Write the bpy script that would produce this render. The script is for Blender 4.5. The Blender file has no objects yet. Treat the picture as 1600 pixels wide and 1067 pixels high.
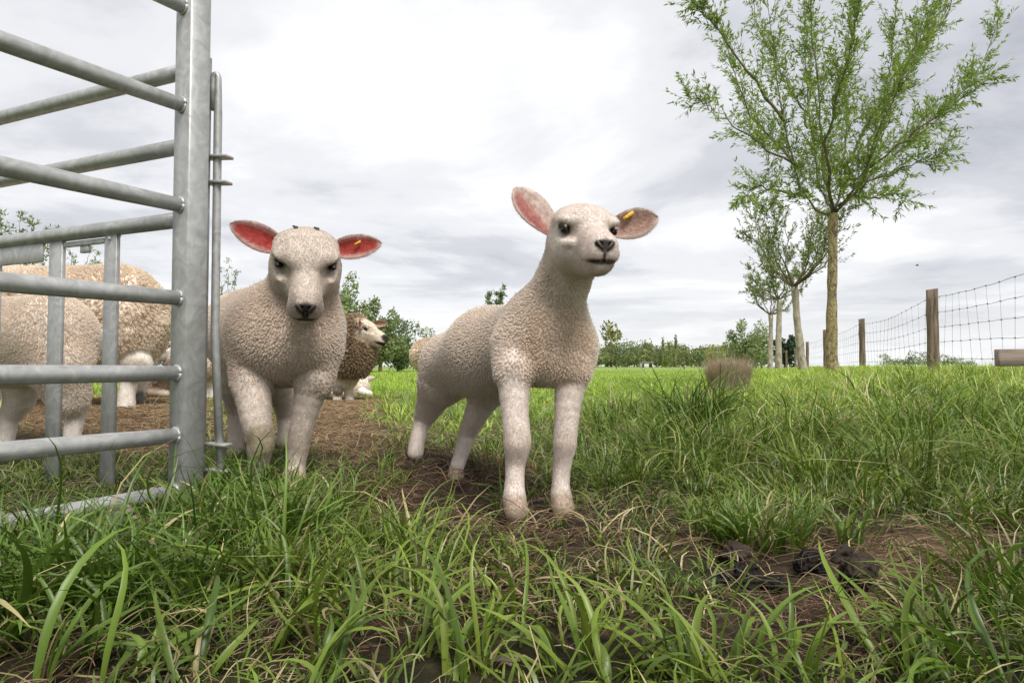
import bpy, math, random
import numpy as np
from mathutils import Vector, Matrix, kdtree

rng = np.random.default_rng(11)
random.seed(5)
C = bpy.context.scene.collection
SC = bpy.context.scene

# ------------------------------------------------------------------ camera
CAM = np.array([0.0, 0.0, 0.32]); FPX = 1600 * 24 / 36; PITCH = math.atan2(38.5, FPX)
cam_d = bpy.data.cameras.new('camera'); cam = bpy.data.objects.new('camera', cam_d); C.objects.link(cam)
cam_d.lens = 24; cam_d.sensor_width = 36; cam_d.clip_start = 0.03; cam_d.clip_end = 6000
cam.location = CAM; cam.rotation_euler = (math.pi / 2 + PITCH, 0, 0)
SC.camera = cam

# ------------------------------------------------------------------ sky, sun, exposure
SUN_EL, SUN_AZ = math.radians(54), math.radians(158)      # azimuth from +Y (view) towards +X
sun_dir = np.array([math.sin(SUN_AZ) * math.cos(SUN_EL), math.cos(SUN_AZ) * math.cos(SUN_EL), math.sin(SUN_EL)])
W = bpy.data.worlds.new('World'); SC.world = W; W.use_nodes = True
nt = W.node_tree; nt.nodes.clear()
def nd(t, typ, **kw):
    n = t.nodes.new(typ)
    for k, v in kw.items():
        if k.startswith('i_'):
            n.inputs[int(k[2:])].default_value = v
        else: setattr(n, k, v)
    return n
def lk(t, a, ao, b, bi): t.links.new(a.outputs[ao], b.inputs[bi])
def ramp(t, stops, interp='LINEAR'):
    r = t.nodes.new('ShaderNodeValToRGB'); r.color_ramp.interpolation = interp
    e = r.color_ramp.elements
    while len(e) < len(stops): e.new(0.5)
    for i, (p, c) in enumerate(stops):
        e[i].position = p; e[i].color = (*c, 1) if len(c) == 3 else c
    return r
def mth(t, op, a=None, b=None, clamp=False):
    n = t.nodes.new('ShaderNodeMath'); n.operation = op; n.use_clamp = clamp
    for i, x in enumerate((a, b)):
        if x is None: continue
        if isinstance(x, (int, float)): n.inputs[i].default_value = x
        else: t.links.new(x, n.inputs[i])
    return n.outputs[0]
out = nd(nt, 'ShaderNodeOutputWorld'); bg = nd(nt, 'ShaderNodeBackground'); bg.inputs[1].default_value = 0.058
sky = nd(nt, 'ShaderNodeTexSky', sky_type='NISHITA', sun_disc=False, sun_elevation=SUN_EL, sun_rotation=SUN_AZ)
tc = nd(nt, 'ShaderNodeTexCoord'); sep = nd(nt, 'ShaderNodeSeparateXYZ'); lk(nt, tc, 'Generated', sep, 0)
zz = mth(nt, 'ADD', mth(nt, 'MAXIMUM', sep.outputs[2], 0.0), 0.10)
px_, py_ = mth(nt, 'DIVIDE', sep.outputs[0], zz), mth(nt, 'DIVIDE', sep.outputs[1], zz)
cmb = nd(nt, 'ShaderNodeCombineXYZ'); nt.links.new(px_, cmb.inputs[0]); nt.links.new(py_, cmb.inputs[1])
n1 = nd(nt, 'ShaderNodeTexNoise'); n1.inputs['Scale'].default_value = 0.62; n1.inputs['Detail'].default_value = 9; n1.inputs['Roughness'].default_value = 0.58; n1.inputs['Distortion'].default_value = 0.25
mp = nd(nt, 'ShaderNodeMapping'); mp.inputs[1].default_value = (7.23, -8.45, -8.54); lk(nt, cmb, 0, mp, 0); lk(nt, mp, 0, n1, 0)
n2 = nd(nt, 'ShaderNodeTexNoise'); n2.inputs['Scale'].default_value = 0.19; n2.inputs['Detail'].default_value = 3
mp2 = nd(nt, 'ShaderNodeMapping'); mp2.inputs[1].default_value = (0.75, 7.9, -2.14); lk(nt, cmb, 0, mp2, 0); lk(nt, mp2, 0, n2, 0)
cl = mth(nt, 'ADD', mth(nt, 'MULTIPLY', n1.outputs[0], 0.62), mth(nt, 'MULTIPLY', n2.outputs[0], 0.38))
cr = ramp(nt, [(0.37, (3.35, 3.45, 3.75)), (0.45, (4.65, 4.72, 5.0)), (0.51, (5.95, 5.98, 6.15)), (0.585, (7.2, 7.2, 7.25))], 'EASE')
nt.links.new(cl, cr.inputs[0])
hz = ramp(nt, [(0.0, (1, 1, 1)), (0.16, (0, 0, 0))], 'EASE'); nt.links.new(sep.outputs[2], hz.inputs[0])
mixh = nd(nt, 'ShaderNodeMix', data_type='RGBA'); nt.links.new(mth(nt, 'MULTIPLY', hz.outputs[0], 0.75), mixh.inputs[0])
lk(nt, cr, 0, mixh, 6); mixh.inputs[7].default_value = (6.5, 6.55, 6.7, 1)
mixs = nd(nt, 'ShaderNodeMix', data_type='RGBA'); mixs.inputs[0].default_value = 0.94
lk(nt, sky, 0, mixs, 6); lk(nt, mixh, 2, mixs, 7)
lk(nt, mixs, 2, bg, 0); lk(nt, bg, 0, out, 0)
sl = bpy.data.lights.new('sun', 'SUN'); so = bpy.data.objects.new('sun', sl); C.objects.link(so)
sl.energy = 1.5; sl.angle = math.radians(25); sl.color = (1.0, 0.965, 0.92)
so.rotation_euler = Vector(sun_dir).to_track_quat('Z', 'Y').to_euler()
vs = SC.view_settings; vs.view_transform = 'Standard'; vs.look = 'None'; vs.gamma = 1; vs.use_curve_mapping = False
vs.exposure = 1.4
SC.cycles.max_bounces = 8; SC.cycles.diffuse_bounces = 4; SC.cycles.transparent_max_bounces = 8

# ------------------------------------------------------------------ helpers
_cp, _sp = math.cos(PITCH), math.sin(PITCH)
def at(px, py, Y):
    """world point seen at photograph pixel (px, py) at the distance Y"""
    x, y = (px - 800) / FPX, (533.5 - py) / FPX
    d = np.array([x, _cp - y * _sp, _sp + y * _cp])
    return CAM + d * (Y / d[1])
def pr(px, Y): return px * Y / FPX
def nrm(v): v = np.asarray(v, float); return v / (np.linalg.norm(v, axis=-1, keepdims=True) + 1e-12)
def sst(a, b, x):
    t = np.clip((x - a) / (b - a), 0, 1); return t * t * (3 - 2 * t)

def link(o, parent=None):
    C.objects.link(o)
    if parent is not None: o.parent = parent
    return o
def tag(o, label, cat, group=None, kind=None):
    if label: o['label'] = label
    if cat: o['category'] = cat
    if group: o['group'] = group
    if kind: o['kind'] = kind
    return o
def thing(name, label, cat, group=None, loc=(0, 0, 0)):
    o = bpy.data.objects.new(name, None); o.empty_display_size = 0.1; C.objects.link(o); o.location = loc
    return tag(o, label, cat, group)
def mesh_np(name, V, F, mat, parent=None, attrs=None, smooth=True, off=None):
    """V (n,3); F (m,4) or (m,3) array, or list of such arrays"""
    V = np.asarray(V, np.float32)
    if parent is not None: V = V - np.array(parent.matrix_basis.translation, np.float32) if parent.parent is None else V - np.array(parent.parent.matrix_basis.translation, np.float32)
    Fs = F if isinstance(F, list) else [F]
    Fs = [np.asarray(f, np.int32) for f in Fs if len(f)]
    me = bpy.data.meshes.new(name)
    me.vertices.add(len(V)); me.vertices.foreach_set('co', V.ravel())
    nl = sum(f.size for f in Fs); npoly = sum(len(f) for f in Fs)
    me.loops.add(nl); me.loops.foreach_set('vertex_index', np.concatenate([f.ravel() for f in Fs]))
    me.polygons.add(npoly)
    tot = np.concatenate([np.full(len(f), f.shape[1], np.int32) for f in Fs])
    st = np.concatenate([[0], np.cumsum(tot)[:-1]]).astype(np.int32)
    me.polygons.foreach_set('loop_start', st); me.polygons.foreach_set('loop_total', tot)
    if smooth: me.polygons.foreach_set('use_smooth', np.ones(npoly, bool))
    me.update(calc_edges=True)
    for k, a in (attrs or {}).items():
        a = np.asarray(a, np.float32)
        if a.ndim == 2:
            at_ = me.attributes.new(k, 'FLOAT_COLOR', 'POINT')
            b = np.ones((len(V), 4), np.float32); b[:, :a.shape[1]] = a; at_.data.foreach_set('color', b.ravel())
        else:
            at_ = me.attributes.new(k, 'FLOAT', 'POINT'); at_.data.foreach_set('value', a)
    me.materials.append(mat)
    o = bpy.data.objects.new(name, me)
    return link(o, parent)

def tube(P, R, n=8, cap=True, ov=None):
    """swept tube along polyline P with radii R -> verts, quads(list), caps as tris"""
    P = np.asarray(P, float); m = len(P); R = np.broadcast_to(np.asarray(R, float), (m,))
    T = np.gradient(P, axis=0); T = nrm(T)
    up = np.array([0.123, 0.31, 0.94]) if abs(T[0] @ np.array([0.123, 0.31, 0.94])) < 0.9 else np.array([1.0, 0.1, 0.0])
    N = np.zeros_like(P); N[0] = nrm(np.cross(T[0], up))
    for i in range(1, m):
        v = N[i - 1] - T[i] * (N[i - 1] @ T[i]); N[i] = nrm(v)
    B = np.cross(T, N)
    a = np.arange(n) * 2 * np.pi / n
    V = P[:, None] + R[:, None, None] * (np.cos(a)[None, :, None] * N[:, None] + np.sin(a)[None, :, None] * B[:, None])
    V = V.reshape(-1, 3)
    i, j = np.meshgrid(np.arange(m - 1), np.arange(n), indexing='ij'); j2 = (j + 1) % n
    Q = np.stack([i * n + j, i * n + j2, (i + 1) * n + j2, (i + 1) * n + j], -1).reshape(-1, 4)
    Tn = np.zeros((0, 3), int)
    if cap:
        V = np.vstack([V, P[0], P[-1]]); k = m * n; jj = np.arange(n); j2 = (jj + 1) % n
        Tn = np.vstack([np.stack([np.full(n, k), j2, jj], -1), np.stack([np.full(n, k + 1), (m - 1) * n + jj, (m - 1) * n + j2], -1)])
    return V, Q, Tn
class MB:
    """collects geometry for ONE mesh object"""
    def __init__(s): s.V = []; s.Q = []; s.T = []; s.n = 0; s.A = []
    def add(s, V, Q=None, T=None, col=None):
        V = np.asarray(V, float)
        if Q is not None and len(Q): s.Q.append(np.asarray(Q) + s.n)
        if T is not None and len(T): s.T.append(np.asarray(T) + s.n)
        s.V.append(V); s.n += len(V)
        if col is not None: s.A.append(np.broadcast_to(np.asarray(col, float), (len(V), 3)))
        return s
    def tube(s, P, R, n=8, cap=True, col=None): return s.add(*tube(P, R, n, cap), col=col)
    def build(s, name, mat, parent=None, smooth=True, attr='pigment'):
        at_ = {attr: np.vstack(s.A)} if s.A else None
        F = []
        if s.Q: F.append(np.vstack(s.Q))
        if s.T: F.append(np.vstack(s.T))
        return mesh_np(name, np.vstack(s.V), F, mat, parent, at_, smooth)
def bevel_box(c, ax, h, b=0.003):
    """chamfered box: centre, 3 axes (rows), half sizes"""
    V = []; idx = {}
    for sx in (-1, 1):
        for sy in (-1, 1):
            for sz in (-1, 1):
                for k in range(3):
                    s = np.array([sx, sy, sz], float) * (np.array(h) - b)
                    s[k] += (sx, sy, sz)[k] * b
                    idx[(sx, sy, sz, k)] = len(V); V.append(np.asarray(c) + s @ np.asarray(ax))
    Q = []; T = []
    for k in range(3):
        o = [i for i in range(3) if i != k]
        for s in (-1, 1):
            q = []
            for a, bb in ((-1, -1), (1, -1), (1, 1), (-1, 1)):
                t = [0, 0, 0]; t[k] = s; t[o[0]] = a; t[o[1]] = bb; q.append(idx[(*t, k)])
            Q.append(q)
        for a in (-1, 1):
            for bb in (-1, 1):
                t0 = [0, 0, 0]; t0[o[0]] = a; t0[o[1]] = bb; t1 = list(t0); t0[k] = -1; t1[k] = 1
                Q.append([idx[(*t0, o[0])], idx[(*t1, o[0])], idx[(*t1, o[1])], idx[(*t0, o[1])]])
    for sx in (-1, 1):
        for sy in (-1, 1):
            for sz in (-1, 1): T.append([idx[(sx, sy, sz, k)] for k in range(3)])
    V = np.array(V); cc = np.asarray(c)
    def fix(f):
        f = list(f); p = V[f]; n = np.cross(p[1] - p[0], p[2] - p[0])
        return f[::-1] if n @ (p.mean(0) - cc) < 0 else f
    return V, np.array([fix(q) for q in Q]), np.array([fix(t) for t in T])

# value noise on points (numpy)
_perm = rng.random((64, 64, 64)).astype(np.float32)
def vnoise(P, s=1.0, o=0.0):
    P = np.asarray(P, float) * s + o + 1000.0; i = np.floor(P).astype(int); f = P - i; f = f * f * (3 - 2 * f)
    r = 0
    for dx in (0, 1):
        for dy in (0, 1):
            for dz in (0, 1):
                w = (f[..., 0] if dx else 1 - f[..., 0]) * (f[..., 1] if dy else 1 - f[..., 1]) * (f[..., 2] if dz else 1 - f[..., 2])
                r = r + w * _perm[(i[..., 0] + dx) % 64, (i[..., 1] + dy) % 64, (i[..., 2] + dz) % 64]
    return r * 2 - 1
def fnoise2(X, Y, s, o=0.0, oct=3):
    P = np.stack([X, Y, np.zeros_like(X)], -1); r = 0; a = 1
    for k in range(oct): r = r + a * vnoise(P, s * 2 ** k, o + 7 * k); a *= 0.5
    return r / 1.75

# ------------------------------------------------------------------ materials
def new_mat(name):
    m = bpy.data.materials.new(name); m.use_nodes = True; t = m.node_tree
    return m, t, t.nodes['Principled BSDF']
def attr_mat(name, attr='pigment', rough=0.7, spec=0.3, var=0.0, vscale=60, bump=0.0, bscale=200, sss=0.0, transl=0.0, sheen=0.0):
    m, t, p = new_mat(name)
    a = nd(t, 'ShaderNodeAttribute', attribute_name=attr)
    col = a.outputs['Color']
    if var or bump:
        tcn = nd(t, 'ShaderNodeTexCoord')
    if var:
        n = nd(t, 'ShaderNodeTexNoise'); n.inputs['Scale'].default_value = vscale; n.inputs['Detail'].default_value = 4; lk(t, tcn, 'Object', n, 0)
        mr = nd(t, 'ShaderNodeMapRange'); mr.inputs[1].default_value = 0.3; mr.inputs[2].default_value = 0.7; mr.inputs[3].default_value = 1 - var; mr.inputs[4].default_value = 1 + var
        lk(t, n, 0, mr, 0)
        mx = nd(t, 'ShaderNodeMix', data_type='RGBA', blend_type='MULTIPLY'); mx.inputs[0].default_value = 1
        t.links.new(col, mx.inputs[6]); t.links.new(mr.outputs[0], mx.inputs[7]); col = mx.outputs[2]
    t.links.new(col, p.inputs['Base Color'])
    p.inputs['Roughness'].default_value = rough; p.inputs['Specular IOR Level'].default_value = spec
    if sheen: p.inputs['Sheen Weight'].default_value = sheen
    if bump:
        n = nd(t, 'ShaderNodeTexNoise'); n.inputs['Scale'].default_value = bscale; n.inputs['Detail'].default_value = 5; lk(t, tcn, 'Object', n, 0)
        b = nd(t, 'ShaderNodeBump'); b.inputs['Strength'].default_value = bump; b.inputs['Distance'].default_value = 0.004
        lk(t, n, 0, b, 'Height'); lk(t, b, 0, p, 'Normal')
    if transl:
        tr = nd(t, 'ShaderNodeBsdfTranslucent'); t.links.new(col, tr.inputs[0])
        ms = nd(t, 'ShaderNodeMixShader'); ms.inputs[0].default_value = transl
        t.links.new(p.outputs[0], ms.inputs[1]); t.links.new(tr.outputs[0], ms.inputs[2])
        t.links.new(ms.outputs[0], t.nodes['Material Output'].inputs[0])
    return m
def noise_mat(name, stops, scale=8, detail=6, rough=0.6, spec=0.4, metal=0.0, bump=0.3, bdist=0.002, stretch=(1, 1, 1), rvar=None, distort=0.0):
    m, t, p = new_mat(name)
    tcn = nd(t, 'ShaderNodeTexCoord'); mpn = nd(t, 'ShaderNodeMapping'); mpn.inputs[3].default_value = stretch; lk(t, tcn, 'Object', mpn, 0)
    n = nd(t, 'ShaderNodeTexNoise'); n.inputs['Scale'].default_value = scale; n.inputs['Detail'].default_value = detail; n.inputs['Distortion'].default_value = distort; lk(t, mpn, 0, n, 0)
    r = ramp(t, stops); lk(t, n, 0, r, 0); lk(t, r, 0, p, 'Base Color')
    p.inputs['Roughness'].default_value = rough; p.inputs['Specular IOR Level'].default_value = spec; p.inputs['Metallic'].default_value = metal
    if rvar:
        n3 = nd(t, 'ShaderNodeTexNoise'); n3.inputs['Scale'].default_value = scale * 2.3; n3.inputs['Detail'].default_value = 4; lk(t, tcn, 'Object', n3, 0)
        r3 = nd(t, 'ShaderNodeMapRange'); r3.inputs[1].default_value = .3; r3.inputs[2].default_value = .7; r3.inputs[3].default_value = rvar[0]; r3.inputs[4].default_value = rvar[1]; lk(t, n3, 0, r3, 0); lk(t, r3, 0, p, 'Roughness')
    if bump:
        n2_ = nd(t, 'ShaderNodeTexNoise'); n2_.inputs['Scale'].default_value = scale * 4; n2_.inputs['Detail'].default_value = 5; lk(t, mpn, 0, n2_, 0)
        b = nd(t, 'ShaderNodeBump'); b.inputs['Strength'].default_value = bump; b.inputs['Distance'].default_value = bdist; lk(t, n2_, 0, b, 'Height'); lk(t, b, 0, p, 'Normal')
    return m
M_wool = attr_mat('wool_skin', rough=0.9, spec=0.1, var=0.12, vscale=40, bump=0.5, bscale=260)
M_hair = attr_mat('wool_hair', rough=0.8, spec=0.05, transl=0.46)
M_eye, _t, _p = new_mat('eye_dark'); _p.inputs['Base Color'].default_value = (0.012, 0.008, 0.006, 1); _p.inputs['Roughness'].default_value = 0.12; _p.inputs['Specular IOR Level'].default_value = 0.25
M_noseskin = noise_mat('nose_skin', [(0.3, (0.03, 0.022, 0.02)), (0.7, (0.07, 0.05, 0.045))], scale=90, rough=0.45, bump=0.4)
M_ear = attr_mat('ear_skin', rough=0.6, spec=0.3, var=0.25, vscale=70, bump=0.3, bscale=140, transl=0.25)
M_tag = noise_mat('tag_plastic', [(0.3, (0.62, 0.36, 0.02)), (0.7, (0.72, 0.44, 0.04))], rough=0.4, bump=0.1)
M_grass = attr_mat('grass_blade', rough=0.38, spec=0.45, transl=0.28)
M_dead = attr_mat('dead_stem', rough=0.7, spec=0.2, transl=0.1)
M_leaf = attr_mat('tree_leaf', rough=0.55, spec=0.25, transl=0.36)
M_bark = noise_mat('willow_bark', [(0.30, (0.06, 0.048, 0.035)), (0.42, (0.18, 0.145, 0.10)), (0.54, (0.36, 0.275, 0.11)), (0.68, (0.38, 0.33, 0.24))], scale=17, distort=1.6, rough=0.85, bump=1.0, bdist=0.03, stretch=(1, 1, 0.45))
M_pale = noise_mat('pale_bark', [(0.30, (0.10, 0.085, 0.065)), (0.42, (0.26, 0.22, 0.17)), (0.56, (0.40, 0.35, 0.28)), (0.70, (0.46, 0.42, 0.34))], scale=9, distort=1.2, rough=0.85, bump=0.9, bdist=0.02, stretch=(1, 1, 0.45))
M_twig = noise_mat('twig_bark', [(0.3, (0.07, 0.058, 0.038)), (0.7, (0.19, 0.16, 0.10))], scale=5, rough=0.8, bump=0.3)
M_galv = noise_mat('galvanised_steel', [(0.25, (0.31, 0.31, 0.30)), (0.45, (0.385, 0.385, 0.375)), (0.58, (0.44, 0.44, 0.43)), (0.8, (0.56, 0.56, 0.54))], scale=26, detail=7, rough=0.45, metal=0.35, bump=0.12, bdist=0.001, rvar=(0.34, 0.55), distort=1.6)
M_weld = noise_mat('weld_bead', [(0.3, (0.40, 0.41, 0.41)), (0.7, (0.62, 0.63, 0.62))], scale=60, rough=0.5, metal=0.5, bump=0.8, bdist=0.002)
M_wood = noise_mat('weathered_wood', [(0.28, (0.05, 0.034, 0.024)), (0.48, (0.15, 0.105, 0.075)), (0.72, (0.30, 0.22, 0.155))], scale=10, rough=0.85, bump=0.8, bdist=0.01, stretch=(3, 3, 0.25))
M_rail = noise_mat('plank_wood', [(0.25, (0.17, 0.13, 0.11)), (0.5, (0.29, 0.23, 0.19)), (0.75, (0.38, 0.31, 0.26))], scale=8, rough=0.85, bump=0.5, bdist=0.006, stretch=(0.3, 3, 3))
M_wire = noise_mat('fence_wire', [(0.3, (0.16, 0.16, 0.16)), (0.7, (0.28, 0.28, 0.28))], rough=0.5, metal=0.6, bump=0)
M_mud = noise_mat('wet_mud', [(0.3, (0.004, 0.0035, 0.003)), (0.6, (0.012, 0.009, 0.007)), (0.8, (0.035, 0.024, 0.017))], scale=30, rough=0.6, spec=0.25, bump=1.0, bdist=0.008, rvar=(0.35, 0.95))
M_clay = noise_mat('dry_mud', [(0.3, (0.012, 0.008, 0.005)), (0.55, (0.034, 0.022, 0.014)), (0.75, (0.08, 0.054, 0.034))], scale=22, rough=0.85, bump=1.0, bdist=0.006)
M_stone = noise_mat('pale_stone', [(0.3, (0.17, 0.13, 0.105)), (0.7, (0.33, 0.26, 0.21))], scale=25, rough=0.8, bump=0.6)
M_white = noise_mat('shed_white', [(0.3, (0.6, 0.6, 0.58)), (0.7, (0.8, 0.8, 0.78))], rough=0.7, bump=0)
M_roof = noise_mat('shed_roof', [(0.3, (0.16, 0.13, 0.12)), (0.7, (0.26, 0.22, 0.20))], rough=0.8, bump=0)
M_dark = noise_mat('dark_opening', [(0.3, (0.02, 0.02, 0.02)), (0.7, (0.03, 0.03, 0.03))], rough=0.9, bump=0)
M_bird = noise_mat('bird_feather', [(0.3, (0.02, 0.02, 0.025)), (0.7, (0.05, 0.05, 0.055))], rough=0.7, bump=0)

# ------------------------------------------------------------------ ground
def uv(X, Y):
    Yc = np.maximum(Y, 0.05); return 800 + FPX * X / Yc, 572 + 0.32 * FPX / Yc
def el(u, v, cu, cv, ru, rv, a=0.0):
    c, s = math.cos(math.radians(a)), math.sin(math.radians(a))
    du, dv = u - cu, v - cv
    return np.exp(-((c * du + s * dv) / ru) ** 2 - ((-s * du + c * dv) / rv) ** 2)
def gz0(X, Y):
    X = np.asarray(X, float); Y = np.asarray(Y, float)
    r = np.hypot(X, Y)
    z = 0.19 * sst(-0.6, 2.2, X - 0.343 * np.maximum(Y, 0)) * sst(2.6, 7.0, Y) * (1 - 0.5 * sst(20, 40, Y))
    z += 0.085 * sst(1.2, 2.2, -X) * sst(1.9, 4.0, Y) * (1 - sst(4.7, 6.3, Y))
    z += 0.05 * np.exp(-((X + 0.30) / 0.22) ** 2 - ((Y - 2.12) / 0.22) ** 2)      # mound under the back foot
    z += 0.025 * np.exp(-((X - 0.85) / 0.5) ** 2 - ((Y - 2.9) / 0.5) ** 2)
    z -= 0.015 * np.exp(-((X + 0.15) / 0.25) ** 2 - ((Y - 1.55) / 0.18) ** 2)
    z += 0.012 * fnoise2(X, Y, 1.7, 3.0) * np.exp(-r / 25)
    z -= 0.25 * sst(60, 200, r) * 0
    return z
def bare(u, v, X, Y):
    b = 1.0 * el(u, v, 690, 782, 125, 42, -10) + 0.9 * el(u, v, 615, 745, 75, 45, 20) + 0.9 * el(u, v, 760, 770, 70, 60)
    b += 0.75 * el(u, v, 535, 690, 50, 42) + 0.9 * el(u, v, 525, 645, 45, 28) + 0.25 * el(u, v, 450, 660, 110, 35)
    b += 1.0 * el(u, v, 120, 655, 170, 42) + 0.8 * el(u, v, 230, 690, 80, 30)
    b += 0.9 * el(u, v, 1330, 930, 200, 70, -10) + 0.8 * el(u, v, 1450, 860, 170, 40) + 0.7 * el(u, v, 1270, 1000, 120, 60)
    b += 0.68 * el(u, v, 960, 870, 150, 46) + 0.45 * el(u, v, 850, 830, 130, 36) + 0.5 * el(u, v, 1150, 880, 110, 50)
    b += 0.7 * el(u, v, 40, 1060, 120, 60) + .40 * el(u, v, 640, 960, 330, 70) + .36 * el(u, v, 950, 980, 300, 70) + .35 * el(u, v, 300, 1040, 200, 60)
    b += .35 * el(u, v, 620, 720, 90, 60) + .4 * el(u, v, 900, 800, 200, 40)
    b = b - .12 + 0.5 * fnoise2(X, Y, 5, 9.0) * np.clip(b * 3, 0, 1) * (1 - .8 * np.clip(el(u, v, 690, 775, 130, 50, -10) * 1.4, 0, 1))
    return np.clip(b, 0, 1)
def gz(X, Y):
    X = np.asarray(X, float); Y = np.asarray(Y, float); u, v = uv(X, Y); b = bare(u, v, X, Y) * (Y > 0.3)
    return gz0(X, Y) + b * (0.010 * fnoise2(X, Y, 9, 1.0) + 0.006 * fnoise2(X, Y, 30, 2.0)) - 0.006 * b
def ground():
    rr = np.concatenate([[0.0], np.geomspace(0.12, 12, 250), np.geomspace(12.4, 3500, 90)])
    front = np.linspace(-52, 52, 300); back = np.linspace(52, 308, 70)[1:-1]
    th = np.radians(np.concatenate([front, back])); n = len(th)
    R, T = np.meshgrid(rr[1:], th, indexing='ij'); X = R * np.sin(T); Y = R * np.cos(T); Z = gz(X, Y)
    V = np.vstack([[[0, 0, float(gz0(0.0, 0.0))]], np.stack([X, Y, Z], -1).reshape(-1, 3)])
    m = len(rr) - 1
    i, j = np.meshgrid(np.arange(m - 1), np.arange(n), indexing='ij'); j2 = (j + 1) % n
    Q = np.stack([1 + i * n + j, 1 + i * n + j2, 1 + (i + 1) * n + j2, 1 + (i + 1) * n + j], -1).reshape(-1, 4)[:, ::-1]
    jj = np.arange(n); Tn = np.stack([np.zeros(n, int), 1 + jj, 1 + (jj + 1) % n], -1)[:, ::-1]
    u, v = uv(V[:, 0], V[:, 1]); b = bare(u, v, V[:, 0], V[:, 1]) * (V[:, 1] > 0.3)
    back_tan = np.clip(el(u, v, 120, 655, 190, 50) + el(u, v, 525, 645, 55, 30) + .6 * el(u, v, 1450, 860, 170, 40), 0, 1)
    m_, t, p = new_mat('earth_and_turf')
    a = nd(t, 'ShaderNodeAttribute', attribute_name='soil'); a2 = nd(t, 'ShaderNodeAttribute', attribute_name='dry')
    tcn = nd(t, 'ShaderNodeTexCoord')
    n1 = nd(t, 'ShaderNodeTexNoise'); n1.inputs['Scale'].default_value = 26; n1.inputs['Detail'].default_value = 8; lk(t, tcn, 'Object', n1, 0)
    soil = ramp(t, [(0.3, (0.012, 0.007, 0.005)), (0.5, (0.032, 0.019, 0.012)), (0.72, (0.075, 0.047, 0.030))]); lk(t, n1, 0, soil, 0)
    dry = ramp(t, [(0.3, (0.10, 0.065, 0.035)), (0.5, (0.20, 0.135, 0.075)), (0.72, (0.32, 0.23, 0.14))]); lk(t, n1, 0, dry, 0)
    n2 = nd(t, 'ShaderNodeTexNoise'); n2.inputs['Scale'].default_value = 0.6; n2.inputs['Detail'].default_value = 10; n2.inputs['Roughness'].default_value = 0.7; lk(t, tcn, 'Object', n2, 0)
    turf = ramp(t, [(0.3, (0.17, 0.24, 0.05)), (0.5, (0.22, 0.30, 0.065)), (0.7, (0.27, 0.35, 0.085))]); lk(t, n2, 0, turf, 0)
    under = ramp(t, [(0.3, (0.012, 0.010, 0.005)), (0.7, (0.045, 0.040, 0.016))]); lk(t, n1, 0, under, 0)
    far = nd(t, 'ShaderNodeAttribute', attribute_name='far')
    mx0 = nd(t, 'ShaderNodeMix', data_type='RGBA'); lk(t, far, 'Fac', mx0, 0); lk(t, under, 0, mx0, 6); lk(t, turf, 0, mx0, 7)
    mx1 = nd(t, 'ShaderNodeMix', data_type='RGBA'); lk(t, a2, 'Fac', mx1, 0); lk(t, soil, 0, mx1, 6); lk(t, dry, 0, mx1, 7)
    mx2 = nd(t, 'ShaderNodeMix', data_type='RGBA'); lk(t, a, 'Fac', mx2, 0); lk(t, mx0, 2, mx2, 6); lk(t, mx1, 2, mx2, 7)
    lk(t, mx2, 2, p, 'Base Color'); p.inputs['Roughness'].default_value = 0.9; p.inputs['Specular IOR Level'].default_value = 0.2
    n3 = nd(t, 'ShaderNodeTexNoise'); n3.inputs['Scale'].default_value = 90; n3.inputs['Detail'].default_value = 6; lk(t, tcn, 'Object', n3, 0)
    bp = nd(t, 'ShaderNodeBump'); bp.inputs['Strength'].default_value = 0.9; bp.inputs['Distance'].default_value = 0.01; lk(t, n3, 0, bp, 'Height'); lk(t, bp, 0, p, 'Normal')
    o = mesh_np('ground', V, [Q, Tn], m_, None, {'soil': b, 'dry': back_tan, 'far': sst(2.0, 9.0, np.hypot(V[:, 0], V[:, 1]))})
    tag(o, 'meadow of green turf with trampled brown earth in front of the lambs', None, kind='structure')
ground()

# ------------------------------------------------------------------ implicit-surface animals
class Prims:
    def __init__(s, sub=1): s.L = []; s.sub = sub
    def cone(s, a, b, ra, rb, k=0.03, tag='wool', op='add'): s.L.append(dict(t='c', a=np.array(a, float), b=np.array(b, float), ra=ra, rb=rb, k=k, tag=tag, op=op)); return s
    def chain(s, pts, k=0.03, tag='hair'):
        if s.sub > 1:      # smooth limb: resampled so that no joint shows as a ring
            A = bez([[*p, r] for p, r in pts], (len(pts) - 1) * s.sub + 1); pts = [(a[:3], a[3]) for a in A]
        for i, ((p, r), (q, r2)) in enumerate(zip(pts[:-1], pts[1:])): s.cone(p, q, r, r2, k if i == 0 else min(k, .005), tag)
        return s
    def ell(s, c, r, R=np.eye(3), k=0.03, tag='wool', op='add', flow=None): s.L.append(dict(t='e', c=np.array(c, float), r=np.array(r, float), R=np.array(R, float), k=k, tag=tag, op=op, flow=flow)); return s
def pd(p, P):
    if p['t'] == 'c':
        ab = p['b'] - p['a']; t = np.clip(((P - p['a']) @ ab.astype(P.dtype)) / (ab @ ab + 1e-12), 0, 1)
        d = P - p['a'].astype(P.dtype) - t[..., None] * ab.astype(P.dtype)
        return np.sqrt((d * d).sum(-1)) - (p['ra'] + t * (p['rb'] - p['ra']))
    q = (P - p['c'].astype(P.dtype)) @ p['R'].T.astype(P.dtype)
    k0 = np.sqrt(((q / p['r']) ** 2).sum(-1)); k1 = np.sqrt(((q / p['r'] ** 2) ** 2).sum(-1)) + 1e-9
    return k0 * (k0 - 1) / k1
def smin(a, b, k):
    h = np.maximum(k - np.abs(a - b), 0) / k; return np.minimum(a, b) - h * h * k * 0.25
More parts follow.
